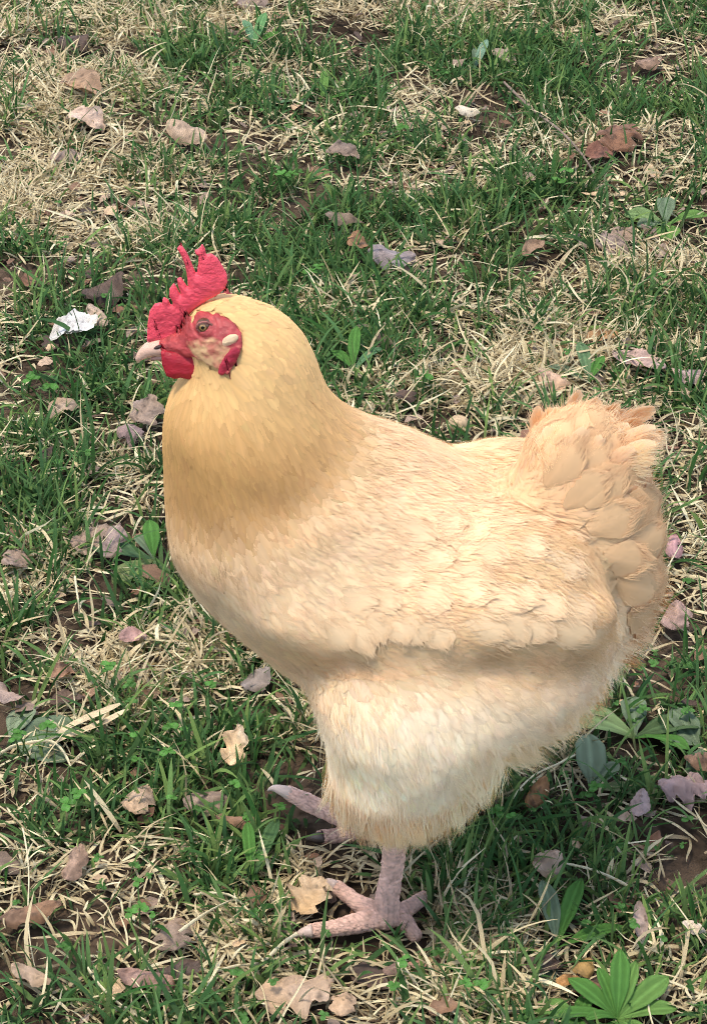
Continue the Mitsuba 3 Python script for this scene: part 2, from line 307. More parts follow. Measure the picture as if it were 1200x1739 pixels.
# u, v, length px, width px, angle in the picture (deg, 0 = right, 90 = up), colour, lobes, depth, curl, tilt, label
LEAVES = [
    (126, 566, 100, 62, 10, PALE, 2, .25, .8, .15, 'bleached whitish dead leaf lying in the grass in front of the beak'),
    (165, 545, 60, 22, 130, PINK, 1, .1, .6, .5, 'narrow pinkish curled leaf tip leaning on the bleached whitish leaf'),
    (500, 1692, 155, 120, 8, PINK, 3, .45, .5, .1, 'large lobed pinkish oak leaf on the ground below the front foot'),
    (583, 1722, 75, 60, 80, PINK, 2, .4, .6, .2, 'pale pink leaf beside the large pinkish oak leaf, cut off by the edge'),
    (527, 1535, 100, 78, 60, TAN, 3, .45, .3, .05, 'light tan lobed leaf lying under the toes of the front foot'),
    (403, 1283, 78, 62, 70, (.62, .45, .29), 2, .5, -.9, .35, 'bright tan curled oak leaf standing up beside the breast and thigh'),
    (238, 1375, 85, 70, 65, PINK, 2, .3, .9, .4, 'pinkish cupped leaf with a dark gap under it, in the lower left grass'),
    (350, 1368, 90, 70, 5, MAUVE, 2, .35, .6, .3, 'mauve brown leaf between the cupped pinkish leaf and the raised back foot'),
    (405, 1408, 100, 34, -25, BROWN, 2, .3, 1.4, .1, 'dark brown rolled leaf just below the mauve brown leaf near the back foot'),
    (128, 1492, 78, 44, 70, (.30, .20, .15), 2, .35, .9, .3, 'brown twisted leaf above the dark soil at lower left'),
    (52, 1562, 125, 55, 12, BROWN, 2, .3, 1.0, .2, 'long brown leaf at the left edge above the dark bare soil'),
    (294, 1605, 95, 85, 100, MAUVE, 3, .55, .8, .3, 'grey mauve crumpled oak leaf in the dark soil at lower left'),
    (305, 1650, 90, 60, 10, DARK, 2, .4, .8, .1, 'dark grey brown leaf tucked under the crumpled oak leaf'),
    (255, 1678, 125, 58, -3, (.34, .20, .15), 2, .3, .7, .25, 'reddish brown leaf lying flat below the crumpled grey mauve oak leaf'),
    (58, 1682, 85, 44, -12, PINK, 2, .3, .7, .2, 'pinkish leaf near the bottom left corner of the lawn'),
    (160, 920, 95, 75, 20, MAUVE, 3, .6, .5, .2, 'mauve oak leaf with deep lobes in front of the breast'),
    (192, 938, 70, 40, 60, (.33, .23, .19), 2, .5, .7, .3, 'narrower mauve leaf leaning on the deeply lobed oak leaf'),
    (105, 697, 62, 55, 120, (.33, .23, .15), 1, .15, .9, .4, 'brown cupped leaf by dark soil left of the throat'),
    (250, 722, 60, 60, 60, MAUVE, 2, .4, .6, .3, 'grey mauve leaf close in front of the neck'),
    (222, 748, 55, 40, -20, (.24, .16, .15), 2, .4, .6, .2, 'small dull mauve leaf below the grey mauve leaf in front of the neck'),
    (28, 962, 60, 70, 80, MAUVE, 2, .4, .7, .4, 'mauve leaf at the left edge beside a green tuft'),
    (318, 236, 85, 48, -20, PINK, 1, .15, 1.2, .25, 'pinkish arched leaf with dark soil below it in the straw above the comb'),
    (150, 213, 75, 45, -10, (.50, .36, .27), 2, .3, .9, .25, 'tan pink leaf sunk in the pale straw at upper left'),
    (110, 266, 55, 40, 40, MAUVE, 1, .2, .7, .3, 'small grey mauve leaf in a dark hollow of the straw'),
    (140, 160, 85, 50, -25, (.33, .21, .13), 2, .3, 1.0, .3, 'orange brown leaf half buried in straw at upper left'),
    (125, 84, 60, 45, 20, DARK, 2, .3, .8, .3, 'very dark leaf clump in the straw near the top left'),
    (432, 16, 70, 40, 25, MAUVE, 1, .2, .8, .4, 'pinkish mauve leaf at the top edge beside bright green blades'),
    (1052, 250, 92, 75, 70, RUST, 3, .5, .5, .3, 'russet lobed leaf beside the end of the thin twig'),
    (1015, 272, 55, 45, 10, (.16, .07, .045), 1, .2, .6, .2, 'dark red brown leaf touching the end of the thin twig'),
    (665, 452, 95, 55, 5, (.25, .20, .19), 1, .15, .8, .25, 'grey mauve leaf lying in green grass behind the neck'),
    (612, 438, 55, 40, 20, (.27, .14, .07), 1, .2, .8, .3, 'orange brown leaf left of the grey mauve leaf behind the neck'),
    (1042, 410, 85, 60, 30, MAUVE, 3, .5, .7, .35, 'mauve crumpled leaf on top of the pale straw patch'),
    (1083, 614, 110, 45, -20, (.40, .28, .25), 1, .1, .7, .25, 'long pinkish leaf lying behind the tail'),
    (1168, 636, 75, 50, 10, (.42, .29, .24), 2, .3, .7, .25, 'pinkish leaf at the right edge next to the long pinkish leaf'),
    (1022, 570, 65, 32, 10, (.33, .19, .09), 1, .2, .9, .2, 'small orange brown leaf above the long pinkish leaf'),
    (940, 658, 65, 50, -20, (.45, .30, .21), 2, .3, .7, .2, 'tan leaf in the straw just above the tail'),
    (585, 276, 75, 35, 0, MAUVE, 2, .3, .8, .2, 'flat mauve leaf in the middle of the grass above the back'),
    (588, 386, 85, 35, 10, (.15, .11, .08), 1, .2, .8, .15, 'dark brown leaf in the grass between two green tufts'),
    (928, 1475, 62, 58, 30, (.42, .29, .2), 1, .2, 1.0, .35, 'rounded tan leaf lying in the shade behind the leg'),
    (912, 1352, 75, 45, 60, (.24, .12, .05), 1, .15, 1.3, .5, 'brown and yellow curled leaf in the shade under the belly'),
    (1158, 1350, 105, 85, 10, (.31, .21, .20), 3, .45, .5, .2, 'mauve pink lobed leaf at the right edge below the fluff'),
    (1085, 1380, 55, 45, 70, (.36, .26, .24), 1, .3, .9, .3, 'small pinkish leaf left of the mauve pink lobed leaf'),
    (1188, 1298, 70, 50, 40, BROWN, 2, .3, .8, .3, 'brown leaf at the right edge above the mauve pink lobed leaf'),
    (1085, 1572, 75, 34, 95, (.30, .21, .16), 1, .1, 1.0, .5, 'narrow brown pointed leaf standing by the bare soil at right'),
    (1182, 1590, 60, 30, -15, (.60, .50, .42), 1, .2, .7, .2, 'pale cream leaf at the right edge below the bare soil'),
    (992, 1640, 62, 42, 60, YEL, 1, .15, 1.1, .4, 'yellow and brown curled leaf above the green rosette'),
    (968, 1668, 60, 30, 10, (.33, .17, .06), 1, .2, .8, .2, 'orange brown leaf left of the green rosette'),
    (1143, 942, 45, 45, 90, (.40, .22, .22), 1, .2, .8, .5, 'pink leaf tip poking out behind the tail edge'),
    (1145, 1060, 55, 60, 70, (.33, .22, .19), 2, .4, .7, .3, 'pinkish brown leaf in the straw behind the tail'),
    (795, 196, 55, 25, 5, (.55, .47, .36), 1, .2, .8, .2, 'small pale leaf in the upper grass left of the twig'),
    (178, 492, 90, 60, 20, DARK, 1, .2, .7, .2, 'dark brown leaf deep in the grass above the bleached whitish leaf'),
    (228, 1096, 60, 35, 20, (.36, .22, .2), 1, .2, .8, .3, 'pinkish leaf in front of the lower breast'),
    (108, 1162, 55, 45, 50, (.27, .15, .09), 2, .3, .9, .3, 'small rusty leaf above the folded straw blade'),
    (115, 1200, 70, 45, 0, DARK, 1, .2, .8, .1, 'dark rotting leaf under the folded straw blade'),
    (712, 1645, 45, 22, -10, (.32, .17, .13), 0, .0, .6, .1, 'small reddish brown leaf piece right of the large pinkish oak leaf'),
    (420, 1480, 0, 0, 0, None, 0, 0, 0, 0, None),
    (20, 1205, 55, 50, 60, (.33, .24, .2), 1, .2, .8, .3, 'dull pinkish leaf at the left edge above the grey green leaves'),
    (435, 1160, 70, 42, 40, (.22, .18, .16), 1, .2, .7, .2, 'grey brown leaf just below the breast'),
    (665, 1655, 40, 24, 30, (.18, .12, .1), 1, .2, .8, .3, 'small dark leaf below the front foot'),
    (855, 100, 60, 26, -50, (.33, .25, .18), 1, .2, .9, .2, 'narrow tan leaf near the top end of the twig'),
    (1100, 115, 55, 30, 20, (.24, .15, .1), 1, .2, .9, .3, 'small brown leaf in upper right grass'),
    (905, 430, 50, 26, 20, (.22, .14, .09), 1, .2, .9, .2, 'small dark tan leaf left of the mauve crumpled leaf'),
    (690, 690, 50, 30, 30, DARK, 1, .2, .9, .2, 'small dark leaf just above the middle of the back'),
]


def lie_leaf(u, v, Lpx, Wpx, ang, col, lobes, depth, curl, tilt, label, seed):
    c = ground_at(u, v, .012)
    dist = np.linalg.norm(c - CAM)
    grz = CAM[2] / dist                                   # foreshortening of depth on the ground
    dx, dy = math.cos(math.radians(ang)), math.sin(math.radians(ang))
    gx, gy = dx, dy / (grz + .35)                             # tipped leaves foreshorten less
    L, W = Lpx * math.hypot(gx, gy) * dist / F * .86, Wpx * .84 * dist / F * (1.0 / (grz + .35) * abs(dx) + abs(dy))
    az = math.atan2(gy, gx)
    r = np.random.default_rng(seed)
    p, f, s, cc = leaf_mesh(L, W, max(lobes, 1), depth, curl * 1.25 * r.choice([-1, -1, 1]), r.uniform(-.9, .7), .42, seed)
    k = leaf_colours(p, s, cc, max(lobes, 1) * 2, col, seed)
    q = p @ rot(az, r.normal(0, .12), 0).T
    q = q @ np.array([[1, 0, 0], [0, math.cos(tilt), -math.sin(tilt)], [0, math.sin(tilt), math.cos(tilt)]]).T     # tips its far side up
    q[:, :2] += c[:2]
    q[:, 2] += .016 + hz(c[:1], c[1:2])[0] - np.percentile(q[:, 2], 12)
    q[:, 2] = np.maximum(q[:, 2], hz(q[:, 0], q[:, 1]) + .003)
    LEAF_SPOTS.append((c[0], c[1] - .004, .33 * max(L, W)))
    put('dead_leaf', mikit.ply((q, f), 'mat_leaf', smooth=True, color=k), label, 'leaf', 'dead leaves fallen on the lawn')


for i, a in enumerate(LEAVES):
    if a[2]:
        lie_leaf(*a, seed=100 + i)


def litter():
    """Crumbs of broken leaf, past counting."""
    vs, fs, cs, k = [], [], [], 0
    q = RNG.uniform((-.9, -.5), (.9, 2.3), (9000, 2))
    w = sparse_outside(q[:, 0], q[:, 1]) * (.35 + .8 * np.clip(patches(BARE, q[:, 0], q[:, 1]), 0, 1) + .3 * patches(STRAW, q[:, 0], q[:, 1])) * np.clip(4 * (meshkit.fbm(np.stack([q[:, 0] * 9, q[:, 1] * 9, q[:, 0] * 0], -1), 3, 71) - .3), .1, 1.3)
    q = q[RNG.uniform(0, 1, len(q)) < w]
    cols = [PINK, MAUVE, TAN, RUST, BROWN, BROWN, DARK, MAUVE]
    protos = [leaf_mesh(1, RNG.uniform(.4, .9), 2, .4, RNG.uniform(-1, 1.2), RNG.uniform(-.6, .6), .3, 900 + i, 7, 5) for i in range(12)]
    for x, y in q:
        p, f, s, c = protos[RNG.integers(12)]
        L = float(np.clip(RNG.lognormal(math.log(.013), .45), .005, .03))
        m = p * L @ rot(RNG.uniform(0, 6.28), RNG.normal(0, .3), RNG.normal(0, .3)).T
        m += (x, y, hz(np.array([x]), np.array([y]))[0] + RNG.uniform(.004, .014))
        base = np.asarray(cols[RNG.integers(8)]) * RNG.uniform(.7, 1.25)
        vs.append(m), fs.append(f + k), cs.append(base[None] * RNG.uniform(.8, 1.2, (len(m), 1)))
        k += len(m)
    put('leaf_litter', mikit.ply((np.concatenate(vs), np.concatenate(fs)), 'mat_leaf', smooth=True, color=np.concatenate(cs)),
        'small broken bits of brown and mauve leaf strewn through the grass', 'leaf litter', kind='stuff')


litter()


# ------------------------------------------------------------------ clover, broad-leaved weeds
def tube(pts, rad, sides=7):
    """A tapered tube along points, closed at both ends."""
    pts, rad = np.asarray(pts, float), np.asarray(rad, float)
    t = unit(np.gradient(pts, axis=0))
    ref = np.array([0.0, 1.0, 0.0]) if abs(t[0, 1]) < .8 else np.array([1.0, 0, 0])
    a = unit(np.cross(t, ref))
    b = np.cross(t, a)
    th = np.arange(sides) * 2 * math.pi / sides
    v = pts[:, None] + rad.reshape(len(pts), -1)[:, None, :1] * (np.cos(th)[None, :, None] * a[:, None]) + rad.reshape(len(pts), -1)[:, None, -1:] * (np.sin(th)[None, :, None] * b[:, None])
    n = len(pts)
    i, j = np.meshgrid(np.arange(n - 1), np.arange(sides), indexing='ij')
    p, q = (i * sides + j).ravel(), (i * sides + (j + 1) % sides).ravel()
    f = np.concatenate([np.stack([p, q, q + sides], 1), np.stack([p, q + sides, p + sides], 1)])
    v = np.concatenate([v.reshape(-1, 3), pts[:1], pts[-1:]])
    e = np.arange(sides)
    f = np.concatenate([f, np.stack([e * 0 + n * sides, (e + 1) % sides, e], 1), np.stack([e * 0 + n * sides + 1, (n - 1) * sides + e, (n - 1) * sides + (e + 1) % sides], 1)])
    return v, f


def smooth_path(pts, n=24):
    from scipy.interpolate import PchipInterpolator
    pts = np.asarray(pts, float)
    t = np.concatenate([[0], np.cumsum(np.linalg.norm(np.diff(pts, axis=0), axis=1))])
    return PchipInterpolator(t, pts)(np.linspace(0, t[-1], n))


def leaflet(size, seed, col):
    """A heart-shaped clover leaflet along +x with its fold and pale chevron."""
    r = np.random.default_rng(seed)
    s, c = np.meshgrid(np.linspace(0, 1, 8), np.linspace(-1, 1, 7), indexing='ij')
    w = np.sin(np.pi * (.08 + .84 * s) ** 1.15) ** .65
    p = np.stack([s * (1 - .18 * (1 - np.abs(c)) * (s > .8)), c * w * .5, .12 * np.abs(c) - .18 * s * s + r.normal(0, .01, s.shape)], -1).reshape(-1, 3) * size
    mark = np.exp(-((s - .5 - .15 * np.abs(c)) / .08) ** 2).ravel()[:, None]
    k = np.asarray(col)[None] * (1 - .35 * mark) + .35 * mark * np.array([.22, .32, .16])
    return p, quads(8, 7, 1), k


def clover(u, v, n, label, seed, px=26):
    r = np.random.default_rng(seed)
    c = ground_at(u, v, .02)
    dist = np.linalg.norm(c - CAM)
    key = put('clover_plant', None, label, 'clover', 'clover plants in the grass')
    col0 = np.array([.085, .22, .05])
    for i in range(n):
        h = np.array([c[0] + r.normal(0, .008) * (n > 1), c[1] + r.normal(0, .012) * (n > 1), .024 + r.uniform(0, .014) + hz(c[:1], c[1:2])[0]])
        root = np.array([c[0] + r.normal(0, .004), c[1] + .004, hz(c[:1], c[1:2])[0] - .002])
        pts = smooth_path([root, (root + h) / 2 + r.normal(0, .004, 3), h], 8)
        put(key + '__stem', mikit.ply(tube(pts, np.full(8, .0006), 5), 'mat_weed', smooth=True, color=np.tile([.12, .2, .07], (8 * 5 + 2, 1))))
        a0, size = r.uniform(0, 6.28), px * dist / F * r.uniform(.42, .62)
        for j in range(3):
            p, f, k = leaflet(size, seed * 31 + i * 3 + j, col0 * r.uniform(.75, 1.35))
            p = p @ rot(a0 + j * 2.094 + r.normal(0, .12), r.normal(.05, .2), r.normal(0, .2)).T + h
            put(key + '__leaflet', mikit.ply((p, f), 'mat_weed', smooth=True, color=k))


CLOVERS = [(232, 1560, 3, 'clover with three leaf heads growing right of the long brown leaf at lower left'), (262, 1580, 1, 'single clover head just right of the lower left clover, above the grey mauve oak leaf'),
           (120, 1400, 2, 'bright clover left of the cupped pinkish leaf'), (295, 1385, 1, 'small clover between the cupped pinkish leaf and the mauve brown leaf'),
           (50, 1272, 3, 'clover clump at the left edge below the folded straw blade'), (285, 1240, 3, 'clover clump between the folded straw blade and the bright tan leaf'), (250, 1290, 2, 'clover below the middle of the path from straw blade to tan leaf'),
           (360, 1175, 1, 'clover head in the grass just below the lower breast'), (165, 1170, 2, 'clover just above the folded straw blade'), (75, 675, 2, 'clover left of the brown cupped leaf near the throat'),
           (682, 232, 1, 'bright round clover head in the grass far above the back'), (535, 480, 2, 'clover right of the back of the head'), (720, 660, 1, 'clover in the dark gap just above the middle of the back'),
           (868, 1440, 2, 'clover in the shade right of the leg'), (285, 1300, 1, 'clover directly above the cupped pinkish leaf'), (655, 1700, 2, 'clover on the ground right of the large pinkish oak leaf'),
           (845, 1715, 2, 'clover in the grass left of the green rosette at the bottom'), (490, 320, 2, 'clover in the green tuft above the comb'), (955, 305, 2, 'clover in the grass below the middle of the twig'), (1010, 1340, 1, 'clover left of the mauve pink lobed leaf'),
           (450, 1395, 2, 'clover below the claw of the raised back foot'), (400, 1345, 1, 'clover between the mauve brown leaf and the claw of the back foot')]
for i, (u, v, n, lab) in enumerate(CLOVERS):
    clover(u, v, n, lab, 300 + i)


def clover_carpet():
    vs, fs, cs, k = [], [], [], 0
    q = RNG.uniform((-.9, -.5), (.9, 2.2), (2600, 2))
    w = sparse_outside(q[:, 0], q[:, 1]) * np.clip(5 * (meshkit.fbm(np.stack([q[:, 0] * 6, q[:, 1] * 6, q[:, 0] * 0], -1), 2, 55) - .45), 0, 1) * np.where(q[:, 1] < .35, 1.0, .5)
    for x, y in q[RNG.uniform(0, 1, len(q)) < w]:
        z = hz(np.array([x]), np.array([y]))[0] + RNG.uniform(.012, .028)
        a0, size = RNG.uniform(0, 6.28), RNG.uniform(.003, .006)
        for j in range(3):
            p, f, c = leaflet(size, RNG.integers(1 << 30), np.array([.07, .17, .045]) * RNG.uniform(.7, 1.3))
            vs.append(p @ rot(a0 + j * 2.094, RNG.normal(0, .25), RNG.normal(0, .25)).T + (x, y, z)), fs.append(f + k), cs.append(c)
            k += len(p)
    put('clover', mikit.ply((np.concatenate(vs), np.concatenate(fs)), 'mat_weed', smooth=True, color=np.concatenate(cs)), 'tiny clover leaves scattered low between the grass blades', 'clover', kind='stuff')


clover_carpet()


def weed_leaf(L, W, lift, droop, seed, col, ribs=5, wave=.04, rows=18, cols=9):
    """A broad ribbed weed leaf along +x, rising at angle lift and drooping over by droop."""
    r = np.random.default_rng(seed)
    s = np.linspace(0, 1, rows)
    w = np.interp(s, [0, .12, .45, .75, .92, 1], [.12, .22, .95, 1, .55, .03]) * W / 2
    ang = lift - droop * s
    step = L / (rows - 1)
    cx, cz = np.concatenate([[0], np.cumsum(np.cos(ang) * step)[:-1]]), np.concatenate([[0], np.cumsum(np.sin(ang) * step)[:-1]])
    c = np.linspace(-1, 1, cols)
    up = .28 * np.abs(c)[None] * w[:, None] + .03 * W * np.cos(c * ribs * math.pi)[None] + wave * W * np.sin(s * 9 + r.uniform(0, 6))[:, None] * c[None]
    p = np.stack([cx[:, None] - np.sin(ang)[:, None] * up, c[None] * w[:, None], cz[:, None] + np.cos(ang)[:, None] * up], -1)
    rib = (.5 + .5 * np.cos(c * ribs * math.pi))[None] ** 4 * np.ones((rows, 1))
    k = np.asarray(col) * (.85 + .3 * meshkit.fbm(p * 150 + seed, 2, seed))[..., None] * (1 + .45 * rib[..., None])
    return p.reshape(-1, 3), quads(rows, cols, 1), k.reshape(-1, 3)


def weed(name, u, v, leaves, label, cat, seed):
    """leaves: (angle on the ground deg, length, width, lift, droop, colour)."""
    c = ground_at(u, v, .01)
    c[2] = hz(c[:1], c[1:2])[0] + .006
    key = put(name, None, label, cat, 'broad-leaved weeds in the lawn')
    LEAF_SPOTS.append((c[0], c[1], .022))
    for i, (a, L, W, lift, droop, col) in enumerate(leaves):
        p, f, k = weed_leaf(L, W, lift, droop, seed + i, col)
        p = p @ rot(math.radians(a), 0, RNG.normal(0, .15)).T + c
        p[:, 2] = np.maximum(p[:, 2], hz(p[:, 0], p[:, 1]) + .004)
        put(key + '__leaf', mikit.ply((p, f), 'mat_weed', smooth=True, color=k))


G1, G2, G3, G4 = (.078, .185, .045), (.12, .225, .062), (.14, .19, .12), (.20, .25, .16)
weed('plantain', 1048, 1712, [(88, .046, .013, 1.1, .7, G1), (140, .042, .013, .75, .8, G1), (40, .045, .015, .7, .6, G2), (185, .040, .012, .5, .7, G1), (5, .040, .013, .5, .7, G2), (250, .035, .012, .5, .8, G1), (300, .035, .012, .6, .7, G2), (215, .030, .010, .9, .9, G1), (65, .040, .011, .95, .5, G2), (115, .036, .010, .9, .6, G1)],
     'bright green leafy rosette in the bottom right corner', 'plantain', 500)
weed('plantain', 985, 1712, [(170, .032, .022, .5, .9, G2), (60, .022, .014, .6, .8, G1), (250, .020, .014, .5, .7, G1)], 'light green broad-leaved seedling left of the bright rosette at the bottom', 'plantain', 520)
weed('plantain', 1078, 1240, [(165, .052, .030, .55, .8, (.19, .27, .12)), (15, .055, .027, .35, .7, (.075, .12, .055)), (330, .045, .018, .4, .7, G1), (90, .04, .02, .7, .9, G3)],
     'plantain with broad folded leaves behind the fluffy rear end', 'plantain', 530)
weed('plantain', 1003, 1318, [(100, .042, .024, 1.0, .6, G4), (40, .030, .014, .7, .7, G4), (-20, .055, .018, .4, .9, (.17, .20, .10))], 'pale grey green plantain leaf standing up behind the belly fluff', 'plantain', 540)
weed('plantain', 1190, 1250, [(120, .04, .022, .6, .6, G3), (260, .05, .02, .3, .6, G3), (180, .03, .015, .6, .7, G3)], 'greyish plantain at the right edge below the tail', 'plantain', 550)
weed('plantain', 262, 950, [(165, .055, .018, .35, .6, (.08, .14, .07)), (100, .040, .014, .9, .8, G1), (230, .05, .018, .3, .6, (.17, .21, .09)), (285, .045, .016, .3, .6, (.10, .15, .07)), (130, .03, .012, .8, .8, G3)],
     'plantain rosette right in front of the breast', 'plantain', 560)
weed('plantain', 15, 1255, [(20, .055, .026, .25, .4, G3), (-25, .05, .022, .2, .5, G3), (70, .04, .02, .5, .7, G4)], 'grey green broad leaves at the left edge below the straw blade', 'plantain', 570)
weed('plantain', 430, 1500, [(75, .062, .010, .5, .7, (.09, .17, .07)), (95, .050, .009, .8, .9, G1)], 'single broad grass-like leaf blade left of the front foot', 'plantain', 580)
weed('plantain', 1130, 372, [(150, .05, .026, .4, .7, (.16, .24, .10)), (20, .055, .022, .4, .7, G2), (270, .045, .026, .35, .6, G2), (200, .035, .02, .5, .8, G3), (85, .05, .02, .7, .9, G3)],
     'pale broad-leaved weed at the right edge above the straw patch', 'plantain', 590)
weed('plantain', 430, 85, [(75, .060, .012, 1.0, .8, (.12, .25, .10)), (110, .055, .012, .9, .9, (.13, .25, .14)), (40, .05, .011, .7, .9, G1), (150, .045, .01, .6, .8, G1)], 'bright upright weed blades near the top edge above the comb', 'plantain', 600)
weed('plantain', 545, 165, [(200, .07, .011, .3, .5, (.12, .21, .12)), (350, .06, .011, .6, .9, G1), (95, .05, .011, .9, .7, G2)], 'broad pale blades lying in the straw at the top centre', 'plantain', 610)
weed('plantain', 805, 112, [(60, .045, .012, .9, .4, (.17, .27, .19)), (110, .03, .01, 1.1, .5, G3)], 'light bluish upright leaf in the upper grass above the twig', 'plantain', 620)
weed('plantain', 600, 640, [(80, .05, .012, .9, .6, G1), (130, .035, .012, .7, .9, G1), (40, .04, .012, .7, .8, (.09, .18, .09))], 'green weed blades growing just behind the neck', 'plantain', 630)
weed('plantain', 1000, 640, [(100, .05, .013, .8, .7, (.11, .18, .09)), (150, .045, .012, .5, .7, G3), (60, .035, .011, .8, .7, G1)], 'green weed leaves between the tail and the tan leaf', 'plantain', 640)
weed('plantain', 945, 1590, [(70, .06, .012, .6, .6, G1), (100, .055, .013, .8, .9, G3), (20, .05, .011, .4, .6, G1), (255, .045, .011, .3, .5, G3)], 'bent grey green weed blades right of the front foot', 'plantain', 650)


# ------------------------------------------------------------------ twig, nut, folded straw blade, long pale stalks
scene['mat_twig'] = {'type': 'principled', 'base_color': VC, 'roughness': .8}


def stalk(name, pts, r0, r1, mat, col, label, cat, group=None, sides=7, flat=1.0, seed=1):
    g = np.array([[*ground_at(u, v, h)[:2], h + hz(*[np.array([q]) for q in ground_at(u, v, h)[:2]])[0]] for u, v, h in pts])
    p = smooth_path(g, 30)
    r = np.linspace(r0, r1, 30) * (1 + .15 * np.sin(np.arange(30) * 1.7 + seed))
    v, f = tube(p, np.stack([r, r * flat], 1), sides)
    k = np.asarray(col) * (.75 + .5 * meshkit.fbm(v * 300, 2, seed))[:, None]
    put(name, mikit.ply((v, f), mat, smooth=True, color=k), label, cat, group)


stalk('twig', [(855, 148, .016), (900, 178, .02), (950, 222, .026), (985, 258, .02), (1010, 290, .016)], .0017, .0012, 'mat_twig', (.20, .15, .12), 'thin grey brown twig lying across the grass at upper right', 'twig', seed=4)
for i, (pts, rr, lab) in enumerate([
    ([(128, 985, .03), (133, 1020, .03), (136, 1050, .016)], .0022, 'pale flat dead stalk standing over dark soil in front of the breast'),
    ([(505, 1588, .022), (480, 1610, .014), (440, 1632, .012), (400, 1640, .012), (330, 1660, .008)], .0016, 'long bent pale stalk running from the front toe towards lower left'),
    ([(40, 1415, .03), (50, 1490, .02), (48, 1555, .016), (62, 1650, .010)], .0015, 'long pale bent stalk hanging over the dark soil at lower left'),
    ([(1100, 1685, .016), (1110, 1720, .018), (1130, 1738, .014)], .0016, 'bent pale stalk at the bottom right corner'),
    ([(870, 1345, .022), (905, 1310, .024), (960, 1280, .026), (1010, 1262, .016)], .0011, 'thin dry stem lying between the belly fluff and the plantain'),
    ([(1110, 985, .05), (1142, 945, .05), (1165, 905, .03)], .0010, 'thin grey dry stem rising behind the tail edge'),
    ([(0, 1280, .016), (40, 1265, .016), (80, 1262, .018), (120, 1300, .012)], .0016, 'dry pale stalk under the folded straw blade'),
    ([(330, 1530, .012), (380, 1525, .016), (430, 1560, .012)], .0013, 'thin straw in the grass left of the front foot'),
    ([(305, 1590, .02), (350, 1560, .024), (390, 1537, .02)], .0015, 'straight pale straw above the crumpled grey mauve oak leaf'),
    ([(150, 1645, .012), (200, 1700, .012), (260, 1735, .010)], .0018, 'long brownish dead stem near the bottom left'),
    ([(640, 1130, .012), (1065, 1500, .012), (990, 1470, .018), (900, 1460, .012)][1:], .0013, 'arched pale straw in the shade right of the rounded tan leaf')]):
    stalk('dry_stalk', pts, rr, rr * .6, 'mat_straw', (.68, .60, .40), lab, 'stalk', 'dry stalks lying on the lawn', flat=.45, seed=20 + i)

key = put('straw_blade', None, 'broad pale dead blade folded lengthwise, lying at left below the breast', 'straw blade')
for i, (a, b, w) in enumerate([((78, 1262), (205, 1192), .0085), ((85, 1264), (218, 1197), .0075), ((140, 1232), (180, 1203), .006)]):
    p0, p1 = ground_at(*a, .018), ground_at(*b, .026 + .004 * i)
    s, c = np.meshgrid(np.linspace(0, 1, 16), np.linspace(-1, 1, 5), indexing='ij')
    d = unit(p1 - p0)
    sd = unit(np.cross(d, [0, 0, 1]))
    ww = w / 2 * np.interp(s, [0, .6, .9, 1], [.35, 1, .8, .3])
    v = p0 + (p1 - p0) * s[..., None] + sd * (c * ww)[..., None] * .9 + np.array([0, 0, 1]) * (np.abs(c) * ww * .5 + .002 * np.sin(s * 5 + i) - .0035 * i)[..., None]
    k = np.array([.60, .48, .30]) * (.8 + .25 * np.sin(c * 9 + i) ** 2 + .1 * RNG.normal(0, 1, s.shape))[..., None]
    put(key + '__fold', mikit.ply((v.reshape(-1, 3), quads(16, 5, 1)), 'mat_straw', smooth=True, color=np.clip(k, 0, .9).reshape(-1, 3)))

c = ground_at(778, 717, .014)
nut = trimesh.creation.icosphere(3, .0085)
nv = nut.vertices * (1.1, 1, .92)
nv = nv + nut.vertex_normals * (.0012 * (meshkit.fbm(nv * 220, 3, 3) - .5) + .0006 * np.sin(np.arctan2(nv[:, 1], nv[:, 0]) * 9))[:, None]
nut_key = put('nut', mikit.ply((nv + (c[0], c[1], .014 + hz(c[:1], c[1:2])[0]), nut.faces), 'mat_leaf', smooth=True, color=np.clip(np.array([.46, .34, .21]) * (.6 + .8 * meshkit.fbm(nv * 260, 3, 7))[:, None], 0, 1)),
              'round tan nut lying in dark litter just above the middle of the back', 'nut')
LEAF_SPOTS.append((c[0], c[1] - .01, .02))
for u, v, r in ((655, 1556, .020), (600, 1572, .016), (545, 1582, .014), (590, 1525, .014), (700, 1580, .014), (560, 1420, .018), (500, 1352, .020)):
    c = ground_at(u, v)
    LEAF_SPOTS.append((c[0], c[1] - .014, r * .9, .6))

grow_grass()

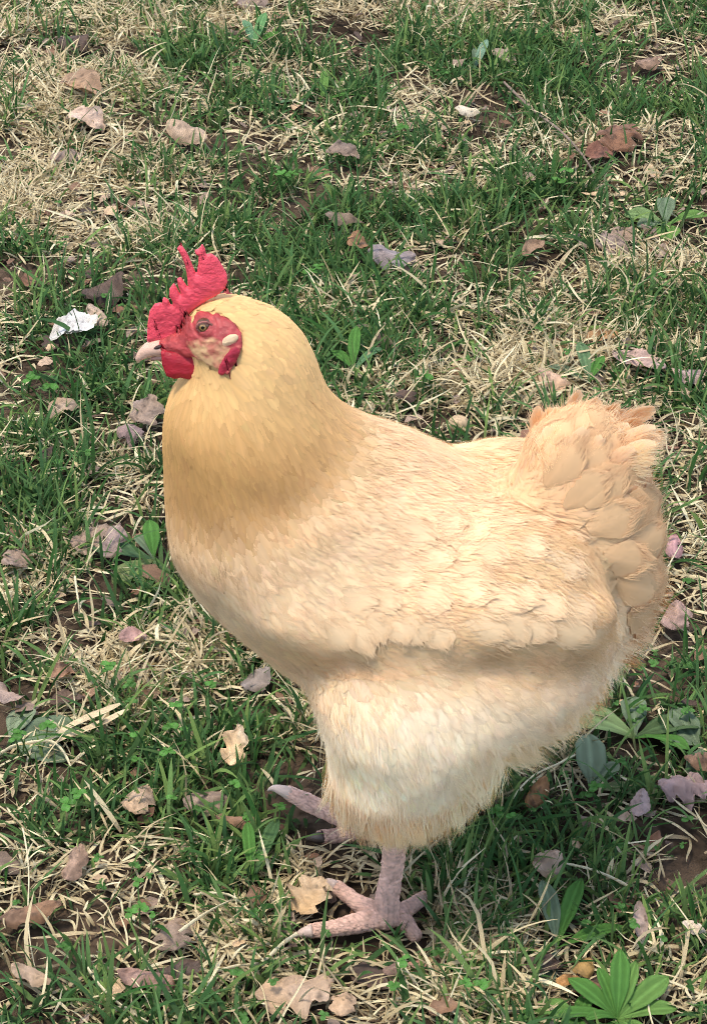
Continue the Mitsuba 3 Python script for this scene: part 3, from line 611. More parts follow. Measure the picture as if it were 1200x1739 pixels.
# ------------------------------------------------------------------ the hen: one smooth body, grown from rounded masses
# name, x, z, rx, rz, tilt, |y|, ry, mirrored, way the feathers lie (x, y outwards, z), feather length, width, colour
BUFF, GOLD, CREAM, SAND, AMBER = (.755, .54, .325), (.53, .305, .11), (.88, .735, .53), (.77, .585, .385), (.68, .435, .235)
MASSES = [
    ('core', 0.0033, 0.2662, 0.1153, 0.084, -0.5057, 0, 0.086, 0, (1, 0, -.25), .024, .016, BUFF),
    ('breast', -0.0357, 0.2847, 0.0726, 0.0504, -0.0385, 0, 0.078, 0, (.55, .1, -1), .019, .013, SAND),
    ('keel', 0.0172, 0.245, 0.0738, 0.0492, -0.2258, 0, 0.072, 0, (.9, .1, -.7), .019, .013, SAND),
    ('rump', 0.0782, 0.2492, 0.072, 0.0543, 0.3491, 0, 0.072, 0, (1, .1, -.5), .026, .017, BUFF),
    ('fluff', 0.0864, 0.2101, 0.0875, 0.0537, 0.2092, 0, 0.088, 0, (.8, .1, -.8), .020, .013, CREAM),
    ('tail', 0.148, 0.2765, 0.0445, 0.0922, 0.1047, 0, 0.036, 0, (.75, 0, .75), .026, .018, AMBER),
    ('neckbase', -0.0586, 0.3291, 0.0532, 0.0665, 0.075, 0, 0.06, 0, (.35, .1, -1), .026, .0065, (.33, .17, .058)),
    ('neck', -0.076, 0.3635, 0.0346, 0.0254, -0.1719, 0, 0.047, 0, (.35, .05, -1), .024, .0058, (.50, .28, .10)),
    ('necktop', -0.0564, 0.3932, 0.031, 0.0392, 0.0122, 0, 0.034, 0, (.6, 0, -.8), .014, .0048, (.70, .445, .195)),
    ('head', -0.0789, 0.425, 0.0208, 0.0163, -0.2098, 0, 0.022, 0, (1, 0, -.15), .008, .004, (.70, .445, .195)),
    ('thigh', 0.0373, 0.1934, 0.058, 0.067, 0.1863, 0.072, 0.052, 1, (.3, .1, -1), .020, .012, CREAM),
    ('hock', 0.0243, 0.1428, 0.0356, 0.027, 0.1028, 0.066, 0.038, 1, (.1, 0, -1), .020, .010, (.79, .61, .40)),
    ('wing', 0.0504, 0.2653, 0.1091, 0.0312, 0.0113, 0.072, 0.034, 1, (1, 0, -.45), .026, .018, (.60, .395, .21)),
    ('rumpside', 0.1035, 0.2656, 0.0494, 0.048, 0.0019, 0.056, 0.036, 1, (1, .1, -.55), .026, .017, (.63, .42, .225)),
    ('tailfront', 0.134, 0.318, 0.022, 0.036, 0.05, 0, 0.028, 0, (.35, 0, 1), .026, .018, AMBER),
    ('vent', 0.0927, 0.2103, 0.0513, 0.0391, 0.2085, 0.06, 0.044, 1, (.8, .1, -.7), .022, .014, (.83, .675, .47))]


def masses(p):
    out = []
    for m in MASSES:
        x, z, rx, rz, a, y, ry, pair = m[1:9]
        X, Z = p[..., 0] - x, p[..., 2] - z
        Y = np.abs(p[..., 1]) - y if pair else p[..., 1]
        c, s = math.cos(a), math.sin(a)
        X, Z = c * X + s * Z, -s * X + c * Z
        k0 = np.sqrt((X / rx) ** 2 + (Y / ry) ** 2 + (Z / rz) ** 2) + 1e-9
        k1 = np.sqrt((X / rx ** 2) ** 2 + (Y / ry ** 2) ** 2 + (Z / rz ** 2) ** 2) + 1e-9
        out.append(k0 * (k0 - 1) / k1)
    return np.array(out, np.float32)


def surface_nets(val, lo, h):
    """The zero level of a grid of values (negative inside) as a closed mesh."""
    s = val < 0
    nx, ny, nz = val.shape
    cnt, acc = np.zeros((nx - 1, ny - 1, nz - 1)), np.zeros((nx - 1, ny - 1, nz - 1, 3))
    offs = [(0, 0, 0), (1, 0, 0), (0, 1, 0), (0, 0, 1), (1, 1, 0), (1, 0, 1), (0, 1, 1), (1, 1, 1)]
    sl = lambda o: tuple(slice(o[i], val.shape[i] - 1 + o[i]) for i in range(3))
    for a in offs:
        for ax in range(3):
            if a[ax] == 0:
                b = list(a)
                b[ax] = 1
                va, vb = val[sl(a)], val[sl(b)]
                cross = (va < 0) != (vb < 0)
                t = np.where(cross, va / np.where(cross, va - vb, 1), 0)
                cnt += cross
                for i in range(3):
                    acc[..., i] += cross * (a[i] + (t if i == ax else 0))
    act = cnt > 0
    idx = -np.ones(act.shape, int)
    idx[act] = np.arange(act.sum())
    v = (np.argwhere(act) + acc[act] / cnt[act][:, None]) * h + lo
    faces = []
    for ax in range(3):
        o1, o2 = [(1, 2), (2, 0), (0, 1)][ax]
        a = [slice(1, -1)] * 3
        a[ax] = slice(0, -1)
        b = list(a)
        b[ax] = slice(1, None)
        s0, s1 = s[tuple(a)], s[tuple(b)]
        for flip, m in ((False, s0 & ~s1), (True, ~s0 & s1)):
            c = np.argwhere(m)
            if not len(c):
                continue
            c = c + [1 if i != ax else 0 for i in range(3)]
            e1, e2 = np.eye(3, dtype=int)[o1], np.eye(3, dtype=int)[o2]
            g = lambda q: idx[q[:, 0], q[:, 1], q[:, 2]]
            q = [g(c - e1 - e2), g(c - e2), g(c), g(c - e1)]
            if flip:
                q = q[::-1]
            faces.append(np.stack([q[0], q[1], q[2]], 1)), faces.append(np.stack([q[0], q[2], q[3]], 1))
    return v, np.concatenate(faces)


LO, HI, CELL = np.array([-.20, -.17, .07]), np.array([.24, .17, .50]), .0032
GRID = [np.arange(LO[i], HI[i], CELL) for i in range(3)]
GP = np.stack(np.meshgrid(*GRID, indexing='ij'), -1)
D = masses(GP)
MIN = D.min(0)
WING = D[[m[0] == 'wing' for m in MASSES]][0]
TAIL = D[[m[0] in ('tail', 'tailfront') for m in MASSES]]
TAIL = TAIL.min(0) - .008 * np.log(np.exp(-(TAIL - TAIL.min(0)) / .008).sum(0))
D = D[[m[0] not in ('wing', 'tail', 'tailfront') for m in MASSES]]
MIN = D.min(0)
BODY = MIN - .010 * np.log(np.exp(-(D - MIN) / .010).sum(0))
MIN = np.minimum(BODY, WING)
BODY = MIN - .0045 * np.log(np.exp(-(BODY - MIN) / .0045) + np.exp(-(WING - MIN) / .0045))     # the folded wing keeps a clear lower edge
MIN = np.minimum(BODY, TAIL)
BODY = MIN - .007 * np.log(np.exp(-(BODY - MIN) / .007) + np.exp(-(TAIL - MIN) / .007))     # and the tail stands out behind the saddle
BODY = BODY + .0065 * (meshkit.fbm(GP * (24, 24, 24), 2, 4) - .5) * np.clip((.40 - GP[..., 2]) / .05, 0.15, 1)
del D, MIN, WING, TAIL
GRAD = [g.astype(np.float32) for g in np.gradient(BODY, CELL)]
BODY = BODY.astype(np.float32)


def sample(grid, p):
    return map_coordinates(grid, ((p.reshape(-1, 3) - LO) / CELL).T, order=1, mode='nearest').reshape(p.shape[:-1])


def body_sd(p):
    return sample(BODY, p)


def body_n(p):
    return unit(np.stack([sample(g, p) for g in GRAD], -1))


def hug(p, h, steps=3):
    """Moves points to height h above the body."""
    for _ in range(steps):
        p = p + body_n(p) * (h - body_sd(p))[..., None]
    return p


def lay(p):
    """At points on the body: how feathers lie there, their length, width, colour."""
    d = masses(p)
    w = np.exp(-(d - d.min(0)) / .009)
    w /= w.sum(0)
    flow = np.einsum('mn,mk->nk', w, np.array([m[9] for m in MASSES]))
    fan = unit(p - np.array([.105, 0, .262])) * (1, 0, 1)                  # tail feathers spread from the rump
    tw = sum(w[i] for i, m in enumerate(MASSES) if m[0] in ('tail', 'tailfront'))[:, None]
    flow = flow * (1 - tw) + fan * tw
    flow[:, 1] *= np.sign(p[:, 1])
    L, W = w.T @ np.array([m[10] for m in MASSES]), w.T @ np.array([m[11] for m in MASSES])
    return unit(flow), L, W, w.T @ np.array([m[12] for m in MASSES]), w.T


def inside(poly, q):
    poly = np.asarray(poly)
    out = np.zeros(len(q), bool)
    for a, b in zip(poly, np.roll(poly, -1, 0)):
        c = (a[1] > q[:, 1]) != (b[1] > q[:, 1])
        out ^= c & (q[:, 0] < (b[0] - a[0]) * (q[:, 1] - a[1]) / (b[1] - a[1] + 1e-12) + a[0])
    return out


def xz(pix, Y=-.021):
    return np.array([at(u, v, Y)[[0, 2]] for u, v in pix])


FACE = xz([(285, 585), (300, 565), (312, 552), (330, 545), (350, 541), (375, 543), (395, 550), (410, 562), (412, 580), (402, 602), (388, 620), (372, 616), (352, 612), (330, 610), (300, 610)])



def skin_bump(p, n, uv):
    return (mikit.noise(p.x * 1300, p.y * 1300, p.z * 1300) + .8 * mikit.noise(p.x * 620, p.y * 620, p.z * 620)) * .00028


scene['mat_skin'] = {'type': 'bumpmap', 'arbitrary': mikit.proc(skin_bump, eps=2e-4), 'scale': 1.0, 'bsdf': {'type': 'principled', 'base_color': VC, 'roughness': .5, 'specular': .4, 'sheen': .3}}
scene['mat_quill'] = {'type': 'principledthin', 'base_color': VC, 'roughness': .7, 'diff_trans': .9, 'spec_trans': 0.0, 'eta': 1.25}
scene['mat_plumage'] = {'type': 'twosided', 'b': {'type': 'principled', 'base_color': VC, 'roughness': .75, 'specular': .15, 'sheen': .35}}
scene['mat_down'] = {'type': 'principledthin', 'base_color': VC, 'roughness': .8, 'diff_trans': .5, 'spec_trans': 0.0, 'eta': 1.2}

hen = put('hen', None, 'plump buff golden hen with a red comb standing in profile on the lawn', 'chicken')
bv, bf = surface_nets(BODY, LO, CELL)
bm = trimesh.Trimesh(bv, bf, process=True)
bm = max(bm.split(only_watertight=False), key=lambda m: len(m.faces))
trimesh.smoothing.filter_taubin(bm, iterations=6)
_, _, _, bcol, _ = lay(np.array(bm.vertices))
put(hen + '__body', mikit.ply((bm.vertices, bm.faces), 'mat_plumage', smooth=True, color=bcol * .92))


def soft_ply(v, f, c, mat, blend):
    """Plumage: its shading follows the body below it as the loose vanes of real feathers do."""
    n, bn = meshkit.arrays((v, f), True)[2], body_n(v)
    n = n * np.where((n * bn).sum(-1, keepdims=True) < 0, -1, 1)
    path = meshkit.write_ply((v, f), False, None, np.clip(c, 0, .95), normals=unit(blend * bn + (1 - blend) * n))
    return {'type': 'ply', 'filename': path, 'face_normals': False, 'bsdf': {'type': 'ref', 'id': mat}}


def even_points(n, seed, keep=None):
    r = np.random.default_rng(seed)
    tri = bm.vertices[bm.faces]
    ar = bm.area_faces
    pick = r.choice(len(ar), n * 4, p=ar / ar.sum())
    a, b = r.uniform(0, 1, (2, n * 4))
    a, b = np.where(a + b > 1, 1 - a, a), np.where(a + b > 1, 1 - b, b)
    p = tri[pick, 0] + (tri[pick, 1] - tri[pick, 0]) * a[:, None] + (tri[pick, 2] - tri[pick, 0]) * b[:, None]
    rad = math.sqrt(ar.sum() / n) * .72
    near = cKDTree(p).query_ball_point(p, rad)
    ok = np.ones(len(p), bool)
    for i in range(len(p)):
        if ok[i]:
            ok[near[i]] = False
            ok[i] = True
    return p[ok]


def feathers(P, flow, L, W, col, lift, rows=7, cols=5, barbs=7, base=.0008, camber=.0006, seed=1, hugging=1.0, jag=.05, tilt=0, fade=.94):
    """Curved vanes with splayed barbs at their tips. Returns (vertices, triangles, colours) of the vanes and of the barbs."""
    r = np.random.default_rng(seed)
    n = len(P)
    N = body_n(P)
    t = unit(flow - (flow * N).sum(-1, keepdims=True) * N)
    b = np.cross(N, t)
    s, c = np.linspace(0, 1, rows), np.linspace(-1, 1, cols)
    prof = np.interp(s, [0, .15, .4, .65, .82, .93, 1], [.25, .55, .88, 1, .90, .64, .22])
    top = base + r.uniform(.75, 1.35, (n, 1)) * lift[:, None]

    def build(S, C, extra=0.0):
        S, C = np.broadcast_arrays(S, C)
        w = np.interp(S, s, prof)
        v = P[:, None] + t[:, None] * (S * L[:, None] )[..., None] + b[:, None] * (C * w * W[:, None] / 2)[..., None]
        h = base + (top - base) * S ** 1.4 - camber * C ** 2 * (W / .014)[:, None] + extra + tilt * C
        g = hug(v, h)
        return v * (1 - hugging) + g * hugging if hugging < 1 else g
    S = np.broadcast_to(np.repeat(s, cols)[None], (n, rows * cols)) + np.where(np.repeat(s, cols) > .9, r.normal(0, jag, (n, rows * cols)), 0)
    C = np.broadcast_to(np.tile(c, rows)[None], (n, rows * cols)) * (1 + r.normal(0, jag * .8, (n, rows * cols)))
    v = build(S, C)
    shaft = np.exp(-(np.tile(c, rows) / .2) ** 2)[None, :, None] * .10
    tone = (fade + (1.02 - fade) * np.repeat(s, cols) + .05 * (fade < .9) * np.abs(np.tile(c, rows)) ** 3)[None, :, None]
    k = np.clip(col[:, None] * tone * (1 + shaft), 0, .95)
    vane = v.reshape(-1, 3), quads(rows, cols, n), k.reshape(-1, 3)
    if not barbs:
        return vane, None
    c0 = np.linspace(-.95, .95, barbs)[None] + r.normal(0, .08, (n, barbs))
    s0 = .55 + .35 * (1 - c0 ** 2) * r.uniform(.6, 1.1, (n, barbs))
    s1 = s0 + r.uniform(.14, .42, (n, barbs))
    q = np.linspace(0, 1, 4)
    Sb = (s0[..., None] * (1 - q) + s1[..., None] * q)
    wob = r.normal(0, .10, (n, barbs, 1)) * q ** 2
    width = np.array([1, .8, .5, .1]) * .00022
    pr = np.interp(np.clip(Sb, 0, 1), s, prof)
    lat = (c0[..., None] * np.maximum(pr, .55) * W[:, None, None] / 2) * (1 + .12 * q) + wob * W[:, None, None]
    v = P[:, None, None] + t[:, None, None] * (Sb * L[:, None, None])[..., None] + b[:, None, None] * lat[..., None]
    h = base + (top - base)[..., None] * np.clip(Sb, 0, 1.3) ** 1.4 + .0004 + r.uniform(0, .0014, (n, barbs, 1)) * q
    v = hug(v, h)
    bb = b[:, None, None] * width[None, None, :, None]
    v = np.stack([v - bb, v + bb], 3).reshape(-1, 3)
    k = np.repeat(np.clip(col * 1.04, 0, .95), barbs * 8, 0) * np.repeat(r.uniform(.9, 1.08, n * barbs), 8)[:, None]
    return vane, (v, quads(4, 2, n * barbs), k)


def join(parts):
    parts = [p for p in parts if p]
    off = np.cumsum([0] + [len(p[0]) for p in parts])
    return np.concatenate([p[0] for p in parts]), np.concatenate([p[1] + o for p, o in zip(parts, off)]), np.concatenate([p[2] for p in parts])


def strands(P, flow, L, col, lift, out, droop, width=.00026, seed=2, levels=5, clump=.55, per=22):
    """Soft loose barbs of down standing off the body."""
    r = np.random.default_rng(seed)
    n = len(P)
    N = body_n(P)
    t = unit(flow - .85 * (flow * N).sum(-1, keepdims=True) * N + r.normal(0, .16, (n, 3)))
    d = unit(t + N * out[:, None])
    q = np.linspace(0, 1, levels)
    v = P[:, None] + d[:, None] * (q[None] * L[:, None])[..., None]
    v[..., 2] -= droop * (q[None] ** 2) * L[:, None]
    v += (r.normal(0, .10, (n, 1, 3)) * (q ** 2)[None, :, None]) * L[:, None, None]
    g = r.choice(n, max(n // per, 1), replace=False)          # locks: strands lean towards a guide strand
    near = g[cKDTree(P[g]).query(P)[1]]
    pull = (clump * q ** 1.2)[None, :, None] * r.uniform(.5, 1.2, (n, 1, 1))
    v = v * (1 - pull) + (v[near] * 1.0 + (P - P[near])[:, None] * .15) * pull
    lock = r.normal(1, .05, n)[near][:, None]
    low = .0005 + lift[:, None] * q[None] * (.5 + r.uniform(0, 1, n)[near][:, None])
    sd = body_sd(v)
    v = v + body_n(v) * np.maximum(low - sd, 0)[..., None]
    side = unit(np.cross(d, N + r.normal(0, .4, (n, 3))))
    w = (np.interp(q, [0, .5, 1], [1, .8, .12]) * width)[None, :, None] * r.uniform(.7, 1.3, (n, 1, 1))
    v = np.stack([v - side[:, None] * w, v + side[:, None] * w], 2).reshape(-1, 3)
    k = np.repeat(np.clip(1.0 * lock * col * r.uniform(.92, 1.08, (n, 1)), 0, .95), levels * 2, 0)
    return v, quads(levels, 2, n), k


def grow_plumage():
    P = even_points(9000, 11)
    flow, L, W, col, w = lay(P)
    r = np.random.default_rng(12)
    names = [m[0] for m in MASSES]
    W_ = lambda *a: sum(w[:, names.index(x)] for x in a)
    fine = W_('neck', 'neckbase', 'necktop', 'head')
    keep = ~(inside(FACE, P[:, [0, 2]]) & (np.abs(P[:, 1]) > .009)) & ~((P[:, 0] < at(300, 590)[0]) & (P[:, 2] > at(300, 612, -.02)[2]))
    dens = np.where(W_('head') > .5, 1, 1)
    flow = unit(flow + r.normal(0, .12, flow.shape))
    L, W = L * r.uniform(.85, 1.2, len(L)), W * r.uniform(.85, 1.2, len(W))
    col = col * (1 + .30 * (meshkit.fbm(P * 38, 3, 31) - .5))[:, None] * (1 - .05 * fine[:, None])
    col = col * r.normal(1, .045, (len(L), 1)) * (1 + r.normal(0, .014, (len(L), 3)))
    loose = W_('fluff', 'thigh', 'hock', 'vent')
    lift = .0005 + .0003 * (1 - fine) - .0002 * loose
    lift = np.where(W_('head') > .4, .0006, lift)
    k = keep
    k = k & (r.uniform(0, 1, len(k)) > loose * .25)
    lance = k & (fine > .5)
    k = k & (fine <= .5)
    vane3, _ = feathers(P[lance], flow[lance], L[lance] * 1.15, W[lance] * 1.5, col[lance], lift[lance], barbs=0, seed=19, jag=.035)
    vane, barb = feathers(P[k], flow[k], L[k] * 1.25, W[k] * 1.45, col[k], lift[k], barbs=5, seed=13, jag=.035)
    # finer hackles laid thickly over head and neck
    P2 = even_points(17000, 14)
    f2, L2, W2, c2, w2 = lay(P2)
    fine2 = sum(w2[:, names.index(x)] for x in ('neck', 'neckbase', 'necktop', 'head'))
    k2 = (r.uniform(0, 1, len(P2)) < fine2 * 1.3) & (fine2 > .3) & ~(inside(FACE, P2[:, [0, 2]]) & (np.abs(P2[:, 1]) > .008)) & ~((P2[:, 0] < at(300, 590)[0]) & (P2[:, 2] > at(300, 612, -.02)[2]))
    P2, f2, L2, W2, c2 = P2[k2], unit(f2[k2] + r.normal(0, .10, (k2.sum(), 3))), L2[k2], W2[k2], c2[k2]
    c2 = c2 * (1 + .34 * (meshkit.fbm(P2 * 45, 3, 31) - .5))[:, None]
    c2 = c2 * r.normal(1, .035, (len(c2), 1))
    short = np.clip((P2[:, 2] - .385) / .03, 0, 1)
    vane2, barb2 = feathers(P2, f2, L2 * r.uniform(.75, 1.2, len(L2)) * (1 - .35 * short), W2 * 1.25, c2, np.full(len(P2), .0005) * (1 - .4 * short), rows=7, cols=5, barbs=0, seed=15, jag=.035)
    put(hen + '__plumage', None)
    del labels[hen + '__plumage']
    v, f, c = join([vane, vane2, vane3])
    put(hen + '__plumage', soft_ply(v, f, c, 'mat_plumage', .95), kind='stuff')
    # down: soft strands everywhere, long on thighs and belly
    P3 = even_points(60000, 16)
    f3, L3, W3, c3, w3 = lay(P3)
    l3 = sum(w3[:, names.index(x)] for x in ('fluff', 'thigh', 'hock', 'vent'))
    tail3 = sum(w3[:, names.index(x)] for x in ('tail', 'tailfront', 'rumpside', 'rump'))
    low3 = np.clip((.158 - P3[:, 2]) / .03, 0, 1)
    fine3 = sum(w3[:, names.index(x)] for x in ('neck', 'neckbase', 'necktop', 'head'))
    k3 = (r.uniform(0, 1, len(P3)) < .05 * (1 - fine3) + .08 * l3 + .7 * low3 + .15 * tail3) & ~inside(FACE, P3[:, [0, 2]]) & (P3[:, 2] < .41)
    P3, f3, L3, c3, l3 = P3[k3], f3[k3], L3[k3], c3[k3], l3[k3]
    hair = strands(P3, f3, L3 * r.uniform(.5, 1.0, len(L3)) * (.7 + .5 * l3), c3, .001 + .0025 * l3, .06 + .13 * l3, .10, seed=17)
    # a ragged skirt of long strands round the lower rim of thighs and fluff
    rim = (P3[:, 2] < .150) | ((body_n(P3)[:, 2] < -.05) & (P3[:, 0] > .06))
    Pr = np.repeat(P3[rim], 8, 0) + r.normal(0, .0025, (rim.sum() * 8, 3))
    fr = np.repeat(f3[rim], 8, 0)
    skirt = strands(Pr, fr, r.uniform(.007, .022, len(Pr)), np.repeat(c3[rim], 8, 0) * 1.10, np.full(len(Pr), .003), np.full(len(Pr), .25), .25, seed=18, clump=.75, per=40, width=.00019)
    v, f, c = join([hair, skirt, barb, barb2])
    put(hen + '__down', soft_ply(v, f, c, 'mat_plumage', .92), kind='stuff')


grow_plumage()


def on_side(u, v, side=-1):
    """The point of the body's near (or mirrored far) flank seen at photo point (u, v)."""
    o, d = CAM, unit(FWD + RT * ((u - 600) / F) + UP * ((869.5 - v) / F))
    t = 1.3
    for _ in range(80):
        s = float(body_sd((o + d * t)[None])[0])
        t += s * .8 if s < .05 else .02
        if abs(s) < 1e-4:
            break
    return o + d * t


def big_feather(name, u, v, ang, L, W, col, lift, seed, base=.0022, hugging=1.0, tilt=0.0):
    """A single large feather rooted at photo point (u, v), lying along ang (deg; 0 = towards the tail, 90 = up)."""
    r = np.random.default_rng(seed)
    P = on_side(u, v)[None]
    fl = np.array([[math.cos(math.radians(ang)), 0, math.sin(math.radians(ang))]])
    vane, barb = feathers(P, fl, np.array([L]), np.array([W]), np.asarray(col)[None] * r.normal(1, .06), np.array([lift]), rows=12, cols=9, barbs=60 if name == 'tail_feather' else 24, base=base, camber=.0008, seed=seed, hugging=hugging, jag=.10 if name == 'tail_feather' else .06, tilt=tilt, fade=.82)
    v_, f, c = join([vane, barb])
    put(hen + '__' + name, soft_ply(v_, f, c, 'mat_plumage', .52 if name == 'tail_feather' else .86))


r_ = np.random.default_rng(40)
# wing: rows of coverts, the lowest row overlapping the thigh
n_ = 0
for row, (v0, u0, u1, cnt, L, W, lift) in enumerate([(1040, 545, 760, 6, .030, .022, .0030), (1050, 770, 1000, 6, .040, .026, .0034), (985, 540, 990, 9, .036, .025, .0022), (930, 600, 970, 7, .034, .024, .0018), (880, 650, 960, 6, .030, .022, .0015)]):
    for i in range(cnt):
        u = u0 + (u1 - u0) * (i + .5 * (row % 2)) / cnt + r_.uniform(-18, 18)
        big_feather('wing_feather', u, v0 + r_.uniform(-20, 16), (-62, -42, -40, -34, -28)[row] + r_.uniform(-15, 15), L * r_.uniform(.8, 1.2), W * r_.uniform(.85, 1.2), np.array(BUFF) * .97, lift, 700 + n_, base=.0012, tilt=r_.normal(0, .0006))
        n_ += 1
# tail: scale-like rows curving up and back, an outer rim of longer feathers
for row, (pts, L, W, lift) in enumerate([
        ([(918, 790, 82), (935, 830, 62), (962, 868, 42), (998, 908, 20), (1025, 950, 0), (1040, 990, -22)], .038, .026, .0036),
        ([(932, 768, 80), (960, 808, 60), (990, 850, 42), (1025, 895, 22), (1045, 940, 4), (1055, 985, -18)], .036, .028, .0040),
        ([(960, 748, 76), (995, 788, 58), (1030, 833, 40), (1060, 880, 22), (1075, 930, 5), (1080, 985, -20), (1070, 1040, -45)], .036, .028, .0036)]):
    for i, (u, v, a) in enumerate(pts):
        big_feather('tail_feather', u + r_.uniform(-8, 8), v + r_.uniform(-10, 10), a + r_.uniform(-12, 12), L * r_.uniform(.85, 1.1), W * r_.uniform(.9, 1.1), np.array(AMBER) * (1.06 - .06 * row), lift, 800 + n_, base=.0024 - .0002 * row, tilt=r_.normal(0, .0012))
        n_ += 1
# the front of the tail: loose feathers standing straight up
for i in range(38):
    o = np.array([.120 + .0012 * i, (-1 if i % 3 else 1) * r_.uniform(.000, .022), .323 + .0003 * i + r_.uniform(-.006, .006)])
    ang, L, W = math.radians(102 - 1.15 * i + r_.uniform(-7, 7)), (.045 - .0002 * i) * r_.uniform(.8, 1.05), .012 * r_.uniform(.7, 1.3)
    s, c = np.meshgrid(np.linspace(0, 1, 12), np.linspace(-1, 1, 7), indexing='ij')
    w = np.interp(s, [0, .2, .6, .85, 1], [.3, .7, 1, .85, .35]) * W / 2
    a = ang - (.15 + .024 * i) * s
    x, z = o[0] + np.cumsum(np.cos(a), 0) * L / 12, o[2] + np.cumsum(np.sin(a), 0) * L / 12
    sg = 1 if o[1] > 0 else -1
    v = np.stack([x - np.sin(a) * c * w, o[1] + sg * (.004 * s - .003 * c ** 2), z + np.cos(a) * c * w], -1).reshape(-1, 3)
    nb = 160
    cb = r_.uniform(-1, 1, nb)
    tipx, tipz = x[-1, 0], z[-1, 0]
    q = np.linspace(0, 1, 4)
    aa = ang - (.15 + .024 * i) + cb[:, None] * .45 + r_.normal(0, .15, (nb, 1))
    st = np.interp(np.abs(cb), [0, 1], [.92, .62])
    k0 = np.clip(((st - r_.uniform(0, .4, nb)) * 11).astype(int), 0, 11)
    bx = x[k0, 3] - np.sin(a[k0, 3]) * cb * w[k0, 3]
    bz = z[k0, 3] + np.cos(a[k0, 3]) * cb * w[k0, 3]
    ln = r_.uniform(.006, .013, (nb, 1)) * q
    pv = np.stack([bx[:, None] + np.cos(aa) * ln, np.full((nb, 4), o[1] + sg * .003) + r_.normal(0, .002, (nb, 1)) * q, bz[:, None] + np.sin(aa) * ln], -1)
    sdv = np.stack([-np.sin(aa), aa * 0, np.cos(aa)], -1) * (np.array([1, .8, .5, .1]) * .0003)[None, :, None]
    bv_ = np.stack([pv - sdv, pv + sdv], 2).reshape(-1, 3)
    col = np.array((.88, .68, .45)) * r_.normal(1.0, .04)
    v_, f_, c_ = join([(v, quads(12, 7, 1), np.tile(col, (len(v), 1))), (bv_, quads(4, 2, nb), np.tile(col * 1.08, (len(bv_), 1)))])
    put(hen + '__tail_feather', soft_ply(v_, f_, c_, 'mat_quill', .5))


# ------------------------------------------------------------------ head: face, eye, ear lobe, beak, comb, wattles
def implicit(fn, lo, hi, h, smooth=4):
    lo, hi = np.asarray(lo, float), np.asarray(hi, float)
    g = np.stack(np.meshgrid(*[np.arange(lo[i], hi[i] + h, h) for i in range(3)], indexing='ij'), -1)
    v, f = surface_nets(fn(g), lo, h)
    m = trimesh.Trimesh(v, f, process=False)
    if smooth:
        trimesh.smoothing.filter_taubin(m, iterations=smooth)
    return m


def ell(p, c, r, a=0.0):
    X, Z = p[..., 0] - c[0], p[..., 2] - c[2]
    ca, sa = math.cos(a), math.sin(a)
    X, Z = ca * X + sa * Z, -sa * X + ca * Z
    Y = p[..., 1] - c[1]
    k0 = np.sqrt((X / r[0]) ** 2 + (Y / r[1]) ** 2 + (Z / r[2]) ** 2) + 1e-9
    k1 = np.sqrt((X / r[0] ** 2) ** 2 + (Y / r[1] ** 2) ** 2 + (Z / r[2] ** 2) ** 2) + 1e-9
    return k0 * (k0 - 1) / k1


def smin(ds, k):
    ds = np.array(ds)
    m = ds.min(0)
    return m - k * np.log(np.exp(-(ds - m) / k).sum(0))


def sd_poly(poly, X, Z):
    """Signed distance to a polygon, negative inside."""
    q = np.stack([X.ravel(), Z.ravel()], 1)
    d = np.full(len(q), 9.0)
    for a, b in zip(poly, np.roll(poly, -1, 0)):
        e = b - a
        t = np.clip(((q - a) @ e) / (e @ e + 1e-15), 0, 1)
        d = np.minimum(d, np.linalg.norm(q - a - t[:, None] * e, axis=1))
    return np.where(inside(poly, q), -d, d).reshape(X.shape)


def grown(poly, by):
    from shapely.geometry import Polygon
    return np.array(Polygon(poly).buffer(by).exterior.coords)[:-1]


def fleshy(poly, y0, half, lo_y, hi_y, h=.0008, seed=0, bumps=.0, lean=0.0, power=.5, smooth=4):
    """A flat fleshy lobe with the outline poly (x, z), thickest inside and rounding off to its rim."""
    poly = np.asarray(poly)
    lo, hi = [poly[:, 0].min() - .003, lo_y, poly[:, 1].min() - .003], [poly[:, 0].max() + .003, hi_y, poly[:, 1].max() + .003]
    xs, zs = np.arange(lo[0], hi[0] + h, h), np.arange(lo[2], hi[2] + h, h)
    d2 = sd_poly(poly, *np.meshgrid(xs, zs, indexing='ij'))

    def fn(p):
        d = d2[:, None, :] * np.ones(p.shape[:3])
        yy = p[..., 1] - y0 - lean * (p[..., 2] - zs.mean())
        thick = half * np.clip(-d / .0045, 0, 1) ** power
        n = bumps * (meshkit.fbm(p * (420, 420, 420), 2, seed) - .5)
        return np.maximum(d + .0002, np.abs(yy) - thick + n)
    return implicit(fn, lo, hi, h, smooth)


def flesh_colours(v, base, seed, amp=.35, freq=260):
    n = meshkit.fbm(v * freq, 3, seed)[:, None]
    n2 = meshkit.fbm(v * 90, 2, seed + 3)[:, None]
    return np.clip(np.asarray(base) * (1 - amp + 2 * amp * n) * (.8 + .4 * n2), 0, .95)


RED, DEEP = (.58, .035, .055), (.36, .022, .030)
ck, sn, br = at(352, 578, -.006), at(303, 583, 0), at(352, 560, 0)
EYE = xz([(346, 557)])[0]


